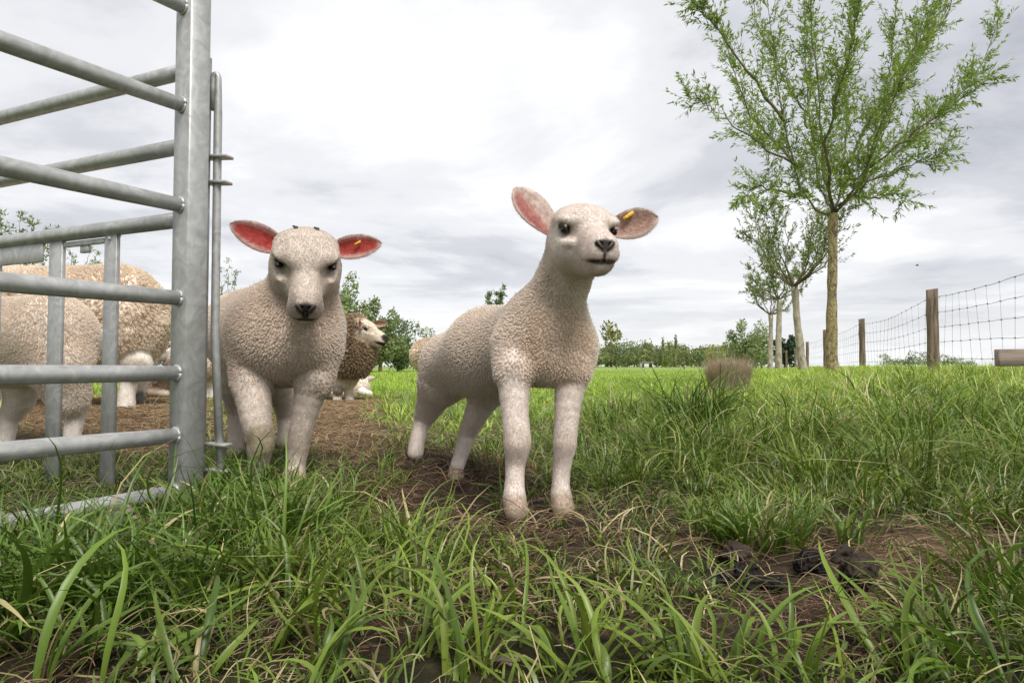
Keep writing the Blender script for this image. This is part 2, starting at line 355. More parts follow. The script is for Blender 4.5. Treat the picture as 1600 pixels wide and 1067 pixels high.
def bb(p):
    if p['t'] == 'c':
        lo = np.minimum(p['a'] - p['ra'], p['b'] - p['rb']); hi = np.maximum(p['a'] + p['ra'], p['b'] + p['rb'])
    else:
        e = np.sqrt(((p['R'] * p['r'][:, None]) ** 2).sum(0)); lo, hi = p['c'] - e, p['c'] + e
    return lo, hi
def field_at(L, P):
    F = np.full(P.shape[:-1], 1e3, P.dtype)
    for p in L:
        d = pd(p, P)
        F = smin(F, d, p['k']) if p['op'] == 'add' else -smin(-F, d, p['k'])
    return F
def implicit_mesh(L, h):
    bs = [bb(p) for p in L if p['op'] == 'add']
    lo = np.min([b[0] for b in bs], 0) - 4 * h; hi = np.max([b[1] for b in bs], 0) + 4 * h
    n = np.ceil((hi - lo) / h).astype(int) + 1
    F = np.full(n, 1.0, np.float32)
    for p in L:
        a, b = bb(p); pad = p['k'] + 3 * h
        i0 = np.clip(np.floor((a - pad - lo) / h).astype(int), 0, n - 1); i1 = np.clip(np.ceil((b + pad - lo) / h).astype(int) + 1, 1, n)
        g = np.stack(np.meshgrid(*[(lo[k] + h * np.arange(i0[k], i1[k])).astype(np.float32) for k in range(3)], indexing='ij'), -1)
        s = tuple(slice(i0[k], i1[k]) for k in range(3)); d = pd(p, g).astype(np.float32)
        F[s] = smin(F[s], d, p['k']) if p['op'] == 'add' else -smin(-F[s], d, p['k'])
    ins = F < 0
    c = np.zeros(n - 1, np.int8)
    offs = [(x, y, z) for x in (0, 1) for y in (0, 1) for z in (0, 1)]
    for x, y, z in offs: c += ins[x:n[0] - 1 + x, y:n[1] - 1 + y, z:n[2] - 1 + z]
    act = np.argwhere((c > 0) & (c < 8)); idx = np.full(n - 1, -1, np.int32); idx[tuple(act.T)] = np.arange(len(act))
    val = {o: F[act[:, 0] + o[0], act[:, 1] + o[1], act[:, 2] + o[2]] for o in offs}
    S = np.zeros((len(act), 3), np.float64); K = np.zeros(len(act))
    for o in offs:
        for ax in range(3):
            if o[ax]: continue
            o2 = list(o); o2[ax] = 1; o2 = tuple(o2)
            a, b = val[o], val[o2]; m = (a < 0) != (b < 0); t = np.where(m, a / (a - b + 1e-20), 0)
            q = np.tile(np.array(o, float), (len(act), 1)); q[:, ax] = t
            S += q * m[:, None]; K += m
    V = lo + h * (act + S / K[:, None])
    Q = []
    for ax in range(3):
        o = [k for k in range(3) if k != ax]
        sl0 = [slice(None)] * 3; sl1 = [slice(None)] * 3; sl0[ax] = slice(0, -1); sl1[ax] = slice(1, None)
        A, B = ins[tuple(sl0)], ins[tuple(sl1)]; e = np.argwhere(A != B)
        e = e[(e[:, o[0]] > 0) & (e[:, o[1]] > 0) & (e[:, o[0]] < n[o[0]] - 1) & (e[:, o[1]] < n[o[1]] - 1)]
        fl = A[tuple(e.T)]
        def cell(d0, d1):
            q = e.copy(); q[:, o[0]] -= d0; q[:, o[1]] -= d1; return idx[tuple(q.T)]
        q = np.stack([cell(1, 1), cell(0, 1), cell(0, 0), cell(1, 0)], -1)
        flip = fl if ax != 1 else ~fl
        q[~flip] = q[~flip][:, ::-1]; Q.append(q)
    return V, np.vstack(Q)
def vnormals(V, Q):
    n = np.cross(V[Q[:, 2]] - V[Q[:, 0]], V[Q[:, 3]] - V[Q[:, 1]]); N = np.zeros_like(V)
    for k in range(4):
        for a in range(3): N[:, a] += np.bincount(Q[:, k], n[:, a], len(V))
    return nrm(N)
def flow_at(L, P):
    best = np.full(len(P), 1e3); D = np.zeros_like(P)
    for p in L:
        if p['op'] != 'add': continue
        d = pd(p, P); m = d < best; best[m] = d[m]
        D[m] = (p['b'] - p['a']) if p['t'] == 'c' else (p['flow'] if p.get('flow') is not None else np.array([0, 0, -1.0]))
    return nrm(D)

def head_prims(P, c, f, u, s=1.0, ml=1.0, tg='hair', wide=1.0, lean=0.0, mz=1.0, eo=0.0):
    """sheep head: cranium centre c, forward f, up u (made orthogonal). Returns dict of feature points"""
    f = nrm(f); r = nrm(np.cross(f, u)); u = np.cross(r, f); R = np.stack([r, f, u])
    g = lambda x, y, z: c + s * (x * wide * r + y * ml * f + z * u)
    bk = -f; A = lambda *v: s * np.array(v)
    P.ell(g(0, 0, .000), A(.054 * wide, .054, .046), R, .03 * s, tg, flow=bk)
    P.ell(g(0, .004, .024), A(.052 * wide, .034, .020), R, .02 * s, tg, flow=bk)                 # poll
    P.ell(g(0, .040, .020), A(.045 * wide, .050, .027), R, .022 * s, tg, flow=bk)                  # forehead
    P.cone(g(0, .158, -.022), g(0, .055, .004), s * .024 * (.4 + .6 * mz), s * (.031 - .004 * lean) * mz, .020 * s, tg)     # bridge of the nose
    P.cone(g(0, .150, -.032), g(0, .055, -.022), s * .030 * mz, s * (.039 - .006 * lean) * mz, .022 * s, tg)
    for x in (-1, 1):
        P.ell(g(x * .037, .022, -.034), A(.024, .054, .034), R, .028 * s, tg, flow=bk)              # cheek
        P.ell(g(x * .041, .052 - eo, .021), A(.016, .026, .010), R, .012 * s, tg, flow=bk)               # brow
        P.ell(g(x * (.040 + .003 * lean), .074 - eo, -.017), A(.012 - .005 * lean, .024, .007 - .002 * lean), R, .012 * s, tg, flow=bk)              # cheekbone below the eye
        P.ell(g(x * .0165 * mz, .156, -.037), A(.018 * mz, .022, .0155), R, .012 * s, tg, flow=bk)            # upper lip
        P.ell(g(x * .012 * mz, .172, -.018), A(.0115 * mz, .012, .0115), R, .010 * s, tg, flow=bk)             # nostril wing
    P.cone(g(0, .138, -.055), g(0, .02, -.045), s * .019, s * .034, .025 * s, tg)
    P.ell(g(0, .148, -.060), A(.019, .019, .010), R, .010 * s, tg, flow=bk)
    for x in (-1, 1):
        P.ell(g(x * .054, .066 - eo, .003), A(.011, .015, .0095), R, .008 * s, tg, 'sub')      # eye socket
        P.ell(g(x * .047, .100 - eo * .6, -.002), A(.014 + .004 * lean, .030 + eo * .5, .011), R, .014 * s, tg, 'sub')   # tear hollow
        P.ell(g(x * .0125 * mz, .185, -.019), A(.0065, .007, .004), R, .005 * s, tg, 'sub')   # nostril
    P.ell(g(0, .176, -.0485), A(.027 * mz, .03, .0011), R, .003 * s, tg, 'sub')             # mouth slit
    for x in (-1, 1):     # upper eyelid folds over the eyeball
        P.cone(g(x * .0490, .048 - eo, .0105), g(x * .0470, .080 - eo, .0085), s * .0042, s * .0036, .006 * s, tg)
    return dict(mz=mz, r=r, f=f, u=u, R=R, g=g, s=s, eyes=[g(-.0445, .0655 - eo, .0025), g(.0445, .0655 - eo, .0025)], nose=g(0, .176, -.022), mouth=g(0, .165, -.049), chin=g(0, .15, -.066))

def ear_geo(base, tip, open_n, width, cup=0.35, thick=0.003, n=18, m=9, pink=(0.42, 0.10, 0.085), cream=(0.66, 0.58, 0.52), bend=0.0, pinkw=0.8, peak=0.92, inner=0.62):
    base, tip = np.array(base), np.array(tip); L = np.linalg.norm(tip - base); a = nrm(tip - base)
    w = nrm(np.cross(open_n, a)); nn = np.cross(a, w)
    s = np.linspace(0, 1, n); prof = np.sin(np.pi * np.clip(0.13 + 0.87 * s, 0, 1) ** peak) ** 0.62
    prof[-1] = 0.05
    t = np.linspace(-1, 1, m)
    def surf(off):
        V = []
        for i in range(n):
            hw = 0.5 * width * prof[i]
            for tt in t:
                d = cup * width * (tt * tt - 1) * (1 - 0.65 * s[i]) * (0.35 + .65 * prof[i]) 
                V.append(base + a * (L * s[i]) + w * hw * tt * (1 - .15 * (1 - s[i])) + nn * (-0.0 + d * -1 * -1 + off + bend * L * (s[i] ** 2)))
        return np.array(V)
    Vi = surf(thick / 2); Vo = surf(-thick / 2)
    i, j = np.meshgrid(np.arange(n - 1), np.arange(m - 1), indexing='ij')
    Q = np.stack([i * m + j, i * m + j + 1, (i + 1) * m + j + 1, (i + 1) * m + j], -1).reshape(-1, 4)
    k = n * m; Q2 = Q[:, ::-1] + k
    rim = []
    for i in range(n - 1):
        rim.append([i * m, (i + 1) * m, k + (i + 1) * m, k + i * m]); e = m - 1
        rim.append([(i + 1) * m + e, i * m + e, k + i * m + e, k + (i + 1) * m + e])
    for j in range(m - 1): rim.append([(n - 1) * m + j, (n - 1) * m + j + 1, k + (n - 1) * m + j + 1, k + (n - 1) * m + j])
    V = np.vstack([Vi, Vo])
    q = Q[len(Q) // 2]; nf = np.cross(V[q[1]] - V[q[0]], V[q[2]] - V[q[0]])
    A = np.vstack([Q, Q2, np.array(rim)])
    if nf @ nn < 0: A = A[:, ::-1]
    tt = np.tile(t, n); ss = np.repeat(s, m)
    wgt = pinkw * (1 - sst(inner - .2, min(1.0, inner + .38), np.abs(tt - (.25 if inner < .5 else 0)))) * (1 - sst(0.86, 1.0, ss)) 
    ci = np.array(cream) * (1 - wgt[:, None]) + np.array(pink) * wgt[:, None]
    return V, A, np.vstack([ci, np.tile(np.array(cream), (k, 1))]), dict(a=a, w=w, n=nn, L=L, base=base)

def add_curves(name, P, rad, col, mat, parent):
    """P (N,k,3) strands"""
    N, k, _ = P.shape
    off = np.array(parent.location if parent is not None else (0, 0, 0), np.float32)
    hc = bpy.data.hair_curves.new(name); hc.add_curves([k] * N)
    hc.attributes['position'].data.foreach_set('vector', (P - off).astype(np.float32).ravel())
    ra = hc.attributes.get('radius') or hc.attributes.new('radius', 'FLOAT', 'POINT')
    ra.data.foreach_set('value', rad.astype(np.float32).ravel())
    ca = hc.attributes.new('pigment', 'FLOAT_COLOR', 'POINT')
    b = np.ones((N * k, 4), np.float32); b[:, :3] = col.reshape(-1, 3); ca.data.foreach_set('color', b.ravel())
    hc.materials.append(mat)
    return link(bpy.data.objects.new(name, hc), parent)

def sample_surface(V, Q, wgt, n):
    T = np.vstack([Q[:, [0, 1, 2]], Q[:, [0, 2, 3]]])
    A = np.linalg.norm(np.cross(V[T[:, 1]] - V[T[:, 0]], V[T[:, 2]] - V[T[:, 0]]), axis=1) * wgt[T].mean(1)
    if A.sum() <= 0: return None
    cdf = np.cumsum(A); i = np.searchsorted(cdf, rng.random(n) * cdf[-1]); i = np.clip(i, 0, len(T) - 1)
    a, b = rng.random(n), rng.random(n); m = a + b > 1; a[m] = 1 - a[m]; b[m] = 1 - b[m]
    B = np.stack([1 - a - b, a, b], -1)
    return T[i], B

def make_sheep(name, label, cat, group, P, head, h=0.005, pig=(), wool=(0.66, 0.58, 0.49), hairc=(0.74, 0.68, 0.63), curl=0.009, wlen=0.011, nwool=60000, nhair=40000, hlen=0.006,
               ears=(), eye_r=0.011, origin=None, wr=0.0006, hr=0.00035, lump=1.0, dirt=0.25, dirtc=(0.30, 0.21, 0.13), wool_noise=0.0, features=True):
    L = P.L
    V, Q = implicit_mesh(L, h)
    # relax a little
    N = vnormals(V, Q)
    wl = [p for p in L if p['tag'] == 'wool']; hl = [p for p in L if p['tag'] == 'hair' and p['op'] == 'add']
    dw = np.min([pd(p, V) for p in wl], 0) if wl else np.full(len(V), 1.0); dh = np.min([pd(p, V) for p in hl], 0) if hl else np.full(len(V), 1.0)
    w = sst(-0.018, 0.016, dh - dw + 0.010 * vnoise(V, 40))
    # clumps
    smp = sample_surface(V, Q, w + 0.0, max(50, int(2.2 * len(V) * h * h / curl ** 2)))
    root = thing(name, label, cat, group, tuple(origin))
    cl = None; disp = np.zeros(len(V))
    if smp is not None and w.max() > 0.2:
        Ti, B = smp; cp = (V[Ti] * B[..., None]).sum(1); cn = nrm((N[Ti] * B[..., None]).sum(1))
        # thin clump centres to a rough poisson set
        kd = kdtree.KDTree(len(cp)); [kd.insert(p, i) for i, p in enumerate(cp)]; kd.balance()
        alive = np.ones(len(cp), bool)
        for i in range(len(cp)):
            if alive[i]:
                for (_, j, _) in kd.find_range(cp[i], curl * 0.55):
                    if j != i: alive[j] = False
        cp, cn = cp[alive], cn[alive]
        kd = kdtree.KDTree(len(cp)); [kd.insert(p, i) for i, p in enumerate(cp)]; kd.balance(); cl = (kd, cp, cn)
        if curl > 1.2 * h:
            dd = np.array([kd.find(p)[2] for p in V])
            disp = lump * curl * 0.40 * (1 - np.clip(dd / (curl * 0.85), 0, 1) ** 2 * 1.0) * w
    if wool_noise: disp += wool_noise * vnoise(V, 14) * w + wool_noise * 0.6 * vnoise(V, 33, 5.0) * w
    col = np.array(hairc) * (1 - w[:, None]) + np.array(wool) * w[:, None]
    dn = np.clip(dirt * (0.5 + 1.1 * vnoise(V, 5.0, 2.0)) , 0, 1) * w
    col = col * (1 - dn[:, None]) + np.array(dirtc) * dn[:, None]
    nmask = np.zeros(len(V))
    for (c, r, cc, st, *hard) in sorted(pig, key=lambda q: len(q)):
        r = np.asarray(r, float); q = V - np.asarray(c)
        if r.ndim and head is not None: q = q @ head['R'].T
        q = q / r
        a = st * (1 - sst(0.55 if not hard else hard[0], 1.0, np.sqrt((q * q).sum(-1)))); col = col * (1 - a[:, None]) + np.array(cc) * a[:, None]
        if hard: nmask = np.maximum(nmask, a)
    V0 = V.copy(); V = V + N * disp[:, None]
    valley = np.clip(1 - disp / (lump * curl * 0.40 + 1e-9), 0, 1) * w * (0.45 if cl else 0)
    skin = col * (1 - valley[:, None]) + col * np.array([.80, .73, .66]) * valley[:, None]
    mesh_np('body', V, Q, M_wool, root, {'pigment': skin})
    # fleece strands
    if cl and nwool:
        Ti, B = sample_surface(V0, Q, w, nwool); p0 = (V[Ti] * B[..., None]).sum(1); n0 = nrm((N[Ti] * B[..., None]).sum(1)); c0 = (col[Ti] * B[..., None]).sum(1)
        kd, cp, cn = cl; ci = np.array([kd.find(p)[1] for p in p0])
        wr_ = (w[Ti] * B).sum(1); Ls = wlen * (0.7 + 0.6 * rng.random(nwool)) * (.3 + .7 * wr_); sag = np.array([0, 0, -0.25])
        ax = nrm(cn[ci] + 0.45 * (rng.random((len(cp), 3)) - 0.5)[ci] + sag)
        tipc = cp[ci] + ax * ((wlen * 1.15 + 0.25 * curl) * (.3 + .7 * wr_))[:, None]
        S = []
        conv = .48 + .42 * rng.random((nwool, 1)); jit = .2 * curl * rng.standard_normal((nwool, 3)); fa = (rng.random((nwool, 1)) < .025); conv = np.where(fa, .12, conv); Ls = np.where(fa[:, 0], Ls * (1.2 + .6 * rng.random(nwool)), Ls); jit = np.where(fa, jit * 1.8, jit); tw = rng.random(nwool) * 6.28; e1 = nrm(np.cross(n0, [0.3, 0.2, 0.9])); e2 = np.cross(n0, e1)
        for t in (0.0, 0.4, 0.75, 1.0):
            q = p0 + n0 * (Ls * t)[:, None] * 0.9 + jit * (t * t); k = conv * t ** 1.2
            q = (q * (1 - k) + tipc * k) if t > 0 else (p0 - n0 * 0.001)
            wob = (0.10 * curl * t) * np.stack([np.cos(tw + 5 * t), np.sin(tw + 5 * t)], -1)
            q = q + e1 * wob[:, :1] + e2 * wob[:, 1:]
            S.append(q)
        S = np.stack(S, 1); rad = np.array([1, 1, .8, .35]) * wr * (0.7 + 0.6 * rng.random(nwool))[:, None]
        br = (0.86 + 0.28 * rng.random(nwool))[:, None]
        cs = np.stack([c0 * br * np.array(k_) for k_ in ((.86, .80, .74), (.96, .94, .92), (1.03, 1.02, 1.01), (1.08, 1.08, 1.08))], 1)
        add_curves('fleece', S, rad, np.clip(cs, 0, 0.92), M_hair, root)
    if nhair and w.min() < 0.8:
        wh = np.clip(1 - w, 0, 1) * (1 - nmask) ** 3
        Ti, B = sample_surface(V0, Q, wh, nhair); p0 = (V[Ti] * B[..., None]).sum(1); n0 = nrm((N[Ti] * B[..., None]).sum(1)); c0 = (col[Ti] * B[..., None]).sum(1)
        fl = flow_at(hl, p0); fl = nrm(fl - n0 * (fl * n0).sum(-1, keepdims=True) + 0.35 * (rng.random((nhair, 3)) - .5))
        Ls = hlen * (0.5 + 0.7 * rng.random(nhair))
        wv = vnoise(p0, 70)[:, None] * 0.35 * np.cross(n0, fl)
        S = np.stack([p0 - n0 * .0008, p0 + n0 * (Ls * .22)[:, None] + (fl + wv) * (Ls * .45)[:, None], p0 + n0 * (Ls * .27)[:, None] + (fl + 2 * wv) * (Ls * 1.0)[:, None]], 1)
        rad = np.array([1, .9, .25]) * hr * (0.7 + .6 * rng.random(nhair))[:, None]
        br = (0.92 + 0.14 * rng.random(nhair))[:, None]
        cs = np.stack([c0 * br * k_ for k_ in (.95, 1.0, 1.02)], 1)
        add_curves('short_hair', S, rad, np.clip(cs, 0, .92), M_hair, root)
    # eyes, nostrils, mouth
    if head is not None:
        g, s = head['g'], head['s']
        for k, e in enumerate(head['eyes']):
            mb = MB(); n_, m_ = 14, 10
            th = np.linspace(0, np.pi, m_); ph = np.arange(n_) * 2 * np.pi / n_
            Vs = np.array([[np.sin(a) * np.cos(b), np.sin(a) * np.sin(b), np.cos(a)] for a in th for b in ph]) * eye_r
            i, j = np.meshgrid(np.arange(m_ - 1), np.arange(n_), indexing='ij'); j2 = (j + 1) % n_
            mb.add((Vs * [.85, 1.12, .68]) @ head['R'] + e, np.stack([i * n_ + j, (i + 1) * n_ + j, (i + 1) * n_ + j2, i * n_ + j2], -1).reshape(-1, 4))
            mb.build('eye', M_eye, root)
        if features:
            def proj(p):
                p = np.array(p, float)[None]
                for _ in range(6):
                    d = field_at(L, p)[0]; gr = np.array([(field_at(L, p + .001 * np.eye(3)[a]) - field_at(L, p - .001 * np.eye(3)[a]))[0] for a in range(3)]) / .002
                    p = p - d * gr / (gr @ gr + 1e-9)
                return p[0]
            for x in (-1, 1):
                mz = head['mz']; pts = [proj(g(x * .0040, .19, -.030)), proj(g(x * .009 * mz, .188, -.0225)), proj(g(x * .015 * mz, .184, -.0165)), proj(g(x * .0175 * mz, .178, -.013))]
                MB().tube(pts, np.array([.0012, .0030, .0038, .0012]) * s, 8).build('nostril', M_noseskin, root)
            pts = [proj(g(x * .032 * (.3 + .7 * mz), .176 - 0.036 * abs(x) ** 1.6, -.0485 + .0085 * abs(x) ** 2)) for x in np.linspace(-1, 1, 13)]
            MB().tube(pts, np.array([.0005] + [.0011] * 11 + [.0005]) * s, 6).build('mouth', M_noseskin, root)
            MB().tube([proj(g(0, .19, -.028)), proj(g(0, .188, -.036)), proj(g(0, .182, -.046))], .0011 * s, 6).build('philtrum', M_noseskin, root)
    for E in ears:
        Ve, Qe, ce, inf = ear_geo(**{k: v for k, v in E.items() if k not in ('tag', 'fuzz')})
        eo = mesh_np('ear', Ve, Qe, M_ear, root, {'pigment': ce})
        if E.get('tag'):
            a, wv, nn = inf['a'], inf['w'], inf['n']; ts, tt, sz = E['tag']
            c = inf['base'] + a * inf['L'] * ts + wv * tt * 0.5 * E['width'] + nn * 0.004
            mb = MB(); mb.add(*bevel_box(c, np.stack([nrm(a * .9 + wv * .35), nrm(wv * .9 - a * .35), nn]), (sz, sz * .28, .0035), .0015))
            mb.add(*bevel_box(c - nrm(a * .9 + wv * .35) * sz * .55 + nn * .003, np.stack([a, wv, nn]), (sz * .22, sz * .22, .0022), .0012))
            mb.build('ear_tag', M_tag, eo)
        if E.get('fuzz'):
            nf = E['fuzz']; kk = len(Ve) // 2; Tf, Bf = sample_surface(Ve, Qe, np.ones(len(Ve)), nf); i = Tf[:, 0]
            p0 = (Ve[Tf] * Bf[..., None]).sum(1); sgn = np.where(i < kk, 1, -1)[:, None]
            ed = ((p0 - inf['base']) @ inf['w'])[:, None] / (0.5 * E['width'])
            keep = (np.abs(ed[:, 0]) > 0.30) | (i >= kk) | (rng.random(nf) < .35)
            d = nrm(inf['a'] * 1.0 + inf['w'] * ed * 0.6 + inf['n'] * sgn * .30 + .6 * (rng.random((nf, 3)) - .5))
            Ls = hlen * 0.85 * (0.4 + rng.random(nf))[:, None]
            S = np.stack([p0, p0 + d * Ls * .5, p0 + (d + [0, 0, -.15]) * Ls], 1)[keep]
            cc = np.clip(ce[i] * 1.05, 0, .9)[keep]
            cs = np.stack([cc, cc, np.clip(cc * 1.1, 0, .9)], 1)
            add_curves('ear_fuzz', S, np.array([1, .8, .3]) * hr * .8 * np.ones((len(S), 1)), cs, M_hair, root)
    return root
Z0 = lambda x, y: float(gz(np.array([x]), np.array([y]))[0])
def H(*a): return at(*a)

# ---- the lamb in the middle, head raised
def lamb_middle():
    P = Prims(4)
    P.ell(H(851, 528, 1.62), (.099, .112, .096), k=.05).cone(H(848, 532, 1.66), H(765, 550, 1.84), .097, .103, .05).cone(H(765, 550, 1.84), H(708, 571, 2.04), .105, .084, .05)
    P.cone(H(856, 495, 1.60), H(882, 430, 1.54), .073, .047, .05)
    P.ell(H(868, 568, 1.56), (.060, .05, .040), k=.04)
    P.cone(H(703, 570, 2.04), H(690, 600, 2.05), .076, .058, .04)
    P.chain([(H(688, 598, 2.05), .062), (H(668, 642, 2.10), .036), (H(660, 660, 2.11), .0235), (H(653, 684, 2.07), .0195), (H(649, 708, 2.05), .021)], .03)
    P.cone(H(774, 580, 1.90), H(760, 612, 1.93), .060, .044, .04)
    P.chain([(H(762, 610, 1.93), .046), (H(745, 646, 1.96), .032), (H(730, 678, 1.99), .0235), (H(727, 690, 1.985), .0215), (H(714, 730, 1.95), .0175), (H(712, 750, 1.93), .021)], .02)
    P.cone(H(806, 545, 1.58), H(803, 580, 1.54), .050, .039, .04)
    P.chain([(H(803, 572, 1.545), .0410), (H(804, 635, 1.52), .0285), (H(808, 684, 1.50), .0265), (H(808, 698, 1.50), .0255), (H(805, 728, 1.505), .0185), (H(804, 762, 1.495), .0185), (H(804, 778, 1.485), .021), (H(807, 800, 1.47), .0225)], .016)
    P.cone(H(896, 545, 1.59), H(893, 580, 1.565), .048, .037, .04)
    P.chain([(H(894, 572, 1.57), .0390), (H(887, 635, 1.545), .027), (H(883, 682, 1.535), .0235), (H(882, 697, 1.535), .0225), (H(878, 728, 1.54), .0170), (H(876, 762, 1.535), .0172), (H(877, 776, 1.53), .0195), (H(880, 794, 1.52), .0225)], .016)
    hd = head_prims(P, H(907, 363, 1.485), (0.19, -0.965, -0.20), (0.05, -0.2, 1), s=1.14, ml=.82, wide=1.03, mz=.88)
    P.cone(H(888, 425, 1.535), H(902, 388, 1.51), .048, .050, .04, 'hair')
    g, s = hd['g'], hd['s']; dk = (0.020, 0.013, 0.012)
    pig = [(g(0, .176, -.021), (.024 * s, .034 * s, .0150 * s), dk, .95, .62), (g(0, .178, -.036), (.006 * s, .02 * s, .012 * s), dk, .8, .5), (g(0, .172, -.0485), (.036 * s, .034 * s, .0075 * s), (.10, .065, .055), .95, .6), (g(0, .15, -.04), .055 * s, (.66, .50, .45), .4)]
    for x in (-1, 1): pig += [(g(x * .049, .066, .005), (.018 * s, .021 * s, .0155 * s), (.07, .045, .04), .95, .6), (g(x * .040, .086, -.004), (.010 * s, .016 * s, .006 * s), (.2, .12, .1), .7)]
    for p, r in ((H(807, 690, 1.47), .045), (H(884, 690, 1.5), .04)): pig.append((p, r, (.62, .52, .43), .5))
    for q in (H(807, 800, 1.47), H(879, 795, 1.52), H(711, 750, 1.93)): pig.append((q, .05, (.42, .31, .21), .7))
    pig.append((H(880, 540, 1.5), .12, (.80, .64, .48), .35))
    ears = [dict(base=H(872, 368, 1.51), tip=H(805, 294, 1.52), open_n=(0.62, -0.78, -.05), width=.088, cup=.24, peak=1.35, pink=(.36, .055, .045), cream=(.66, .53, .46), pinkw=.75, inner=.40, fuzz=11000),
            dict(base=H(948, 360, 1.53), tip=H(1028, 340, 1.55), open_n=(-.25, -.95, -.15), width=.072, cup=.2, peak=1.2, pink=(.40, .20, .15), cream=(.60, .48, .41), pinkw=.6, fuzz=9000, tag=(.45, .55, .0145))]
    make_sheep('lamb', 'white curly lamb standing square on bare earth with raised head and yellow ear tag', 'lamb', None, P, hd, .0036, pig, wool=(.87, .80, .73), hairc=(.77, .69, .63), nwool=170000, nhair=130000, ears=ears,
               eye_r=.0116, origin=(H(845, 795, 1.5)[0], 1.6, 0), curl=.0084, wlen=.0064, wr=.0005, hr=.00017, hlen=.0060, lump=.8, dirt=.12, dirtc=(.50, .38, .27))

# ---- the lamb on the left coming through the gate, head low
def lamb_left():
    P = Prims(4)
    P.ell(H(448, 522, 1.98), (.146, .155, .138), k=.06).cone(H(437, 520, 2.02), H(385, 520, 2.45), .136, .145, .06)
    P.ell(H(455, 540, 1.92), (.11, .09, .072), k=.05)
    P.cone(H(468, 500, 1.95), H(478, 425, 1.90), .108, .074, .06)
    P.cone(H(396, 555, 1.95), H(393, 600, 1.91), .060, .046, .03)
    P.chain([(H(393, 598, 1.91), .050), (H(400, 655, 1.86), .038), (H(408, 688, 1.86), .032), (H(406, 702, 1.865), .030), (H(404, 730, 1.885), .0235), (H(401, 757, 1.89), .028)], .025)
    P.cone(H(498, 550, 1.96), H(492, 595, 1.93), .055, .042, .03)
    P.chain([(H(490, 593, 1.93), .046), (H(474, 655, 1.92), .031), (H(468, 686, 1.92), .029), (H(462, 725, 1.92), .024), (H(459, 752, 1.90), .031)], .025)
    P.chain([(H(374, 590, 2.45), .075), (H(372, 645, 2.5), .036), (H(368, 690, 2.45), .025), (H(368, 722, 2.42), .028)], .03)
    P.chain([(H(432, 590, 2.5), .05), (H(446, 650, 2.6), .03), (H(444, 692, 2.55), .024)], .03)
    hd = head_prims(P, H(478, 396, 1.86), (0.235, -0.76, -0.61), (0.2, -.6, .78), s=1.38, ml=.93, wide=1.11, lean=1.0, mz=.82, eo=.010)
    g, s = hd['g'], hd['s']; dk = (0.018, 0.013, 0.012)
    pig = [(g(0, .176, -.021), (.0225 * s, .032 * s, .0165 * s), dk, .95, .55), (g(0, .176, -.034), (.010 * s, .02 * s, .014 * s), dk, .95, .5), (g(0, .166, -.026), (.045 * s, .035 * s, .032 * s), (.30, .22, .19), .6), (g(0, .17, -.0485), (.034 * s, .034 * s, .0075 * s), (.06, .045, .04), .95, .6)]
    for x in (-1, 1): pig += [(g(x * .049, .056, .006), (.018 * s, .022 * s, .0175 * s), (.045, .032, .028), .97, .68), (g(x * .041, .090, -.004), (.015 * s, .038 * s, .012 * s), (.26, .19, .15), .75)]
    pig += [(H(412, 690, 1.83), .06, (.36, .29, .15), .55), (H(470, 690, 1.9), .045, (.50, .42, .32), .5), (H(400, 755, 1.93), .05, (.42, .31, .21), .6), (H(459, 752, 1.88), .05, (.42, .31, .21), .4)]
    ears = [dict(base=H(440, 386, 1.88), tip=H(359, 350, 1.90), open_n=(.15, -.95, -.05), width=.082, cup=.20, pink=(.44, .06, .05), cream=(.60, .46, .41), pinkw=1.0, fuzz=5000),
            dict(base=H(520, 390, 1.88), tip=H(596, 380, 1.90), open_n=(-.15, -.95, -.05), width=.074, cup=.20, pink=(.44, .06, .05), cream=(.60, .46, .41), pinkw=1.0, fuzz=5000, tag=(.52, .22, .010))]
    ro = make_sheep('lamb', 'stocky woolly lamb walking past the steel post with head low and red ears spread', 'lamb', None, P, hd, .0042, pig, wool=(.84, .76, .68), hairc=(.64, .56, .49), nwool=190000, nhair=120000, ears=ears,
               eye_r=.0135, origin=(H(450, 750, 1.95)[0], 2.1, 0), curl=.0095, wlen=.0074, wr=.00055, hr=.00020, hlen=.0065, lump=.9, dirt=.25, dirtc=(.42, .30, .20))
    for x in (-.019, .017):
        c = hd['g'](x, -.010, .0425); MB().tube([c - [0, 0, .006], c + np.array([0, -.004, .010]), c + np.array([-.009, -.004, .014])], [.0055, .006, .002], 7).build('horn_bud', M_noseskin, ro)

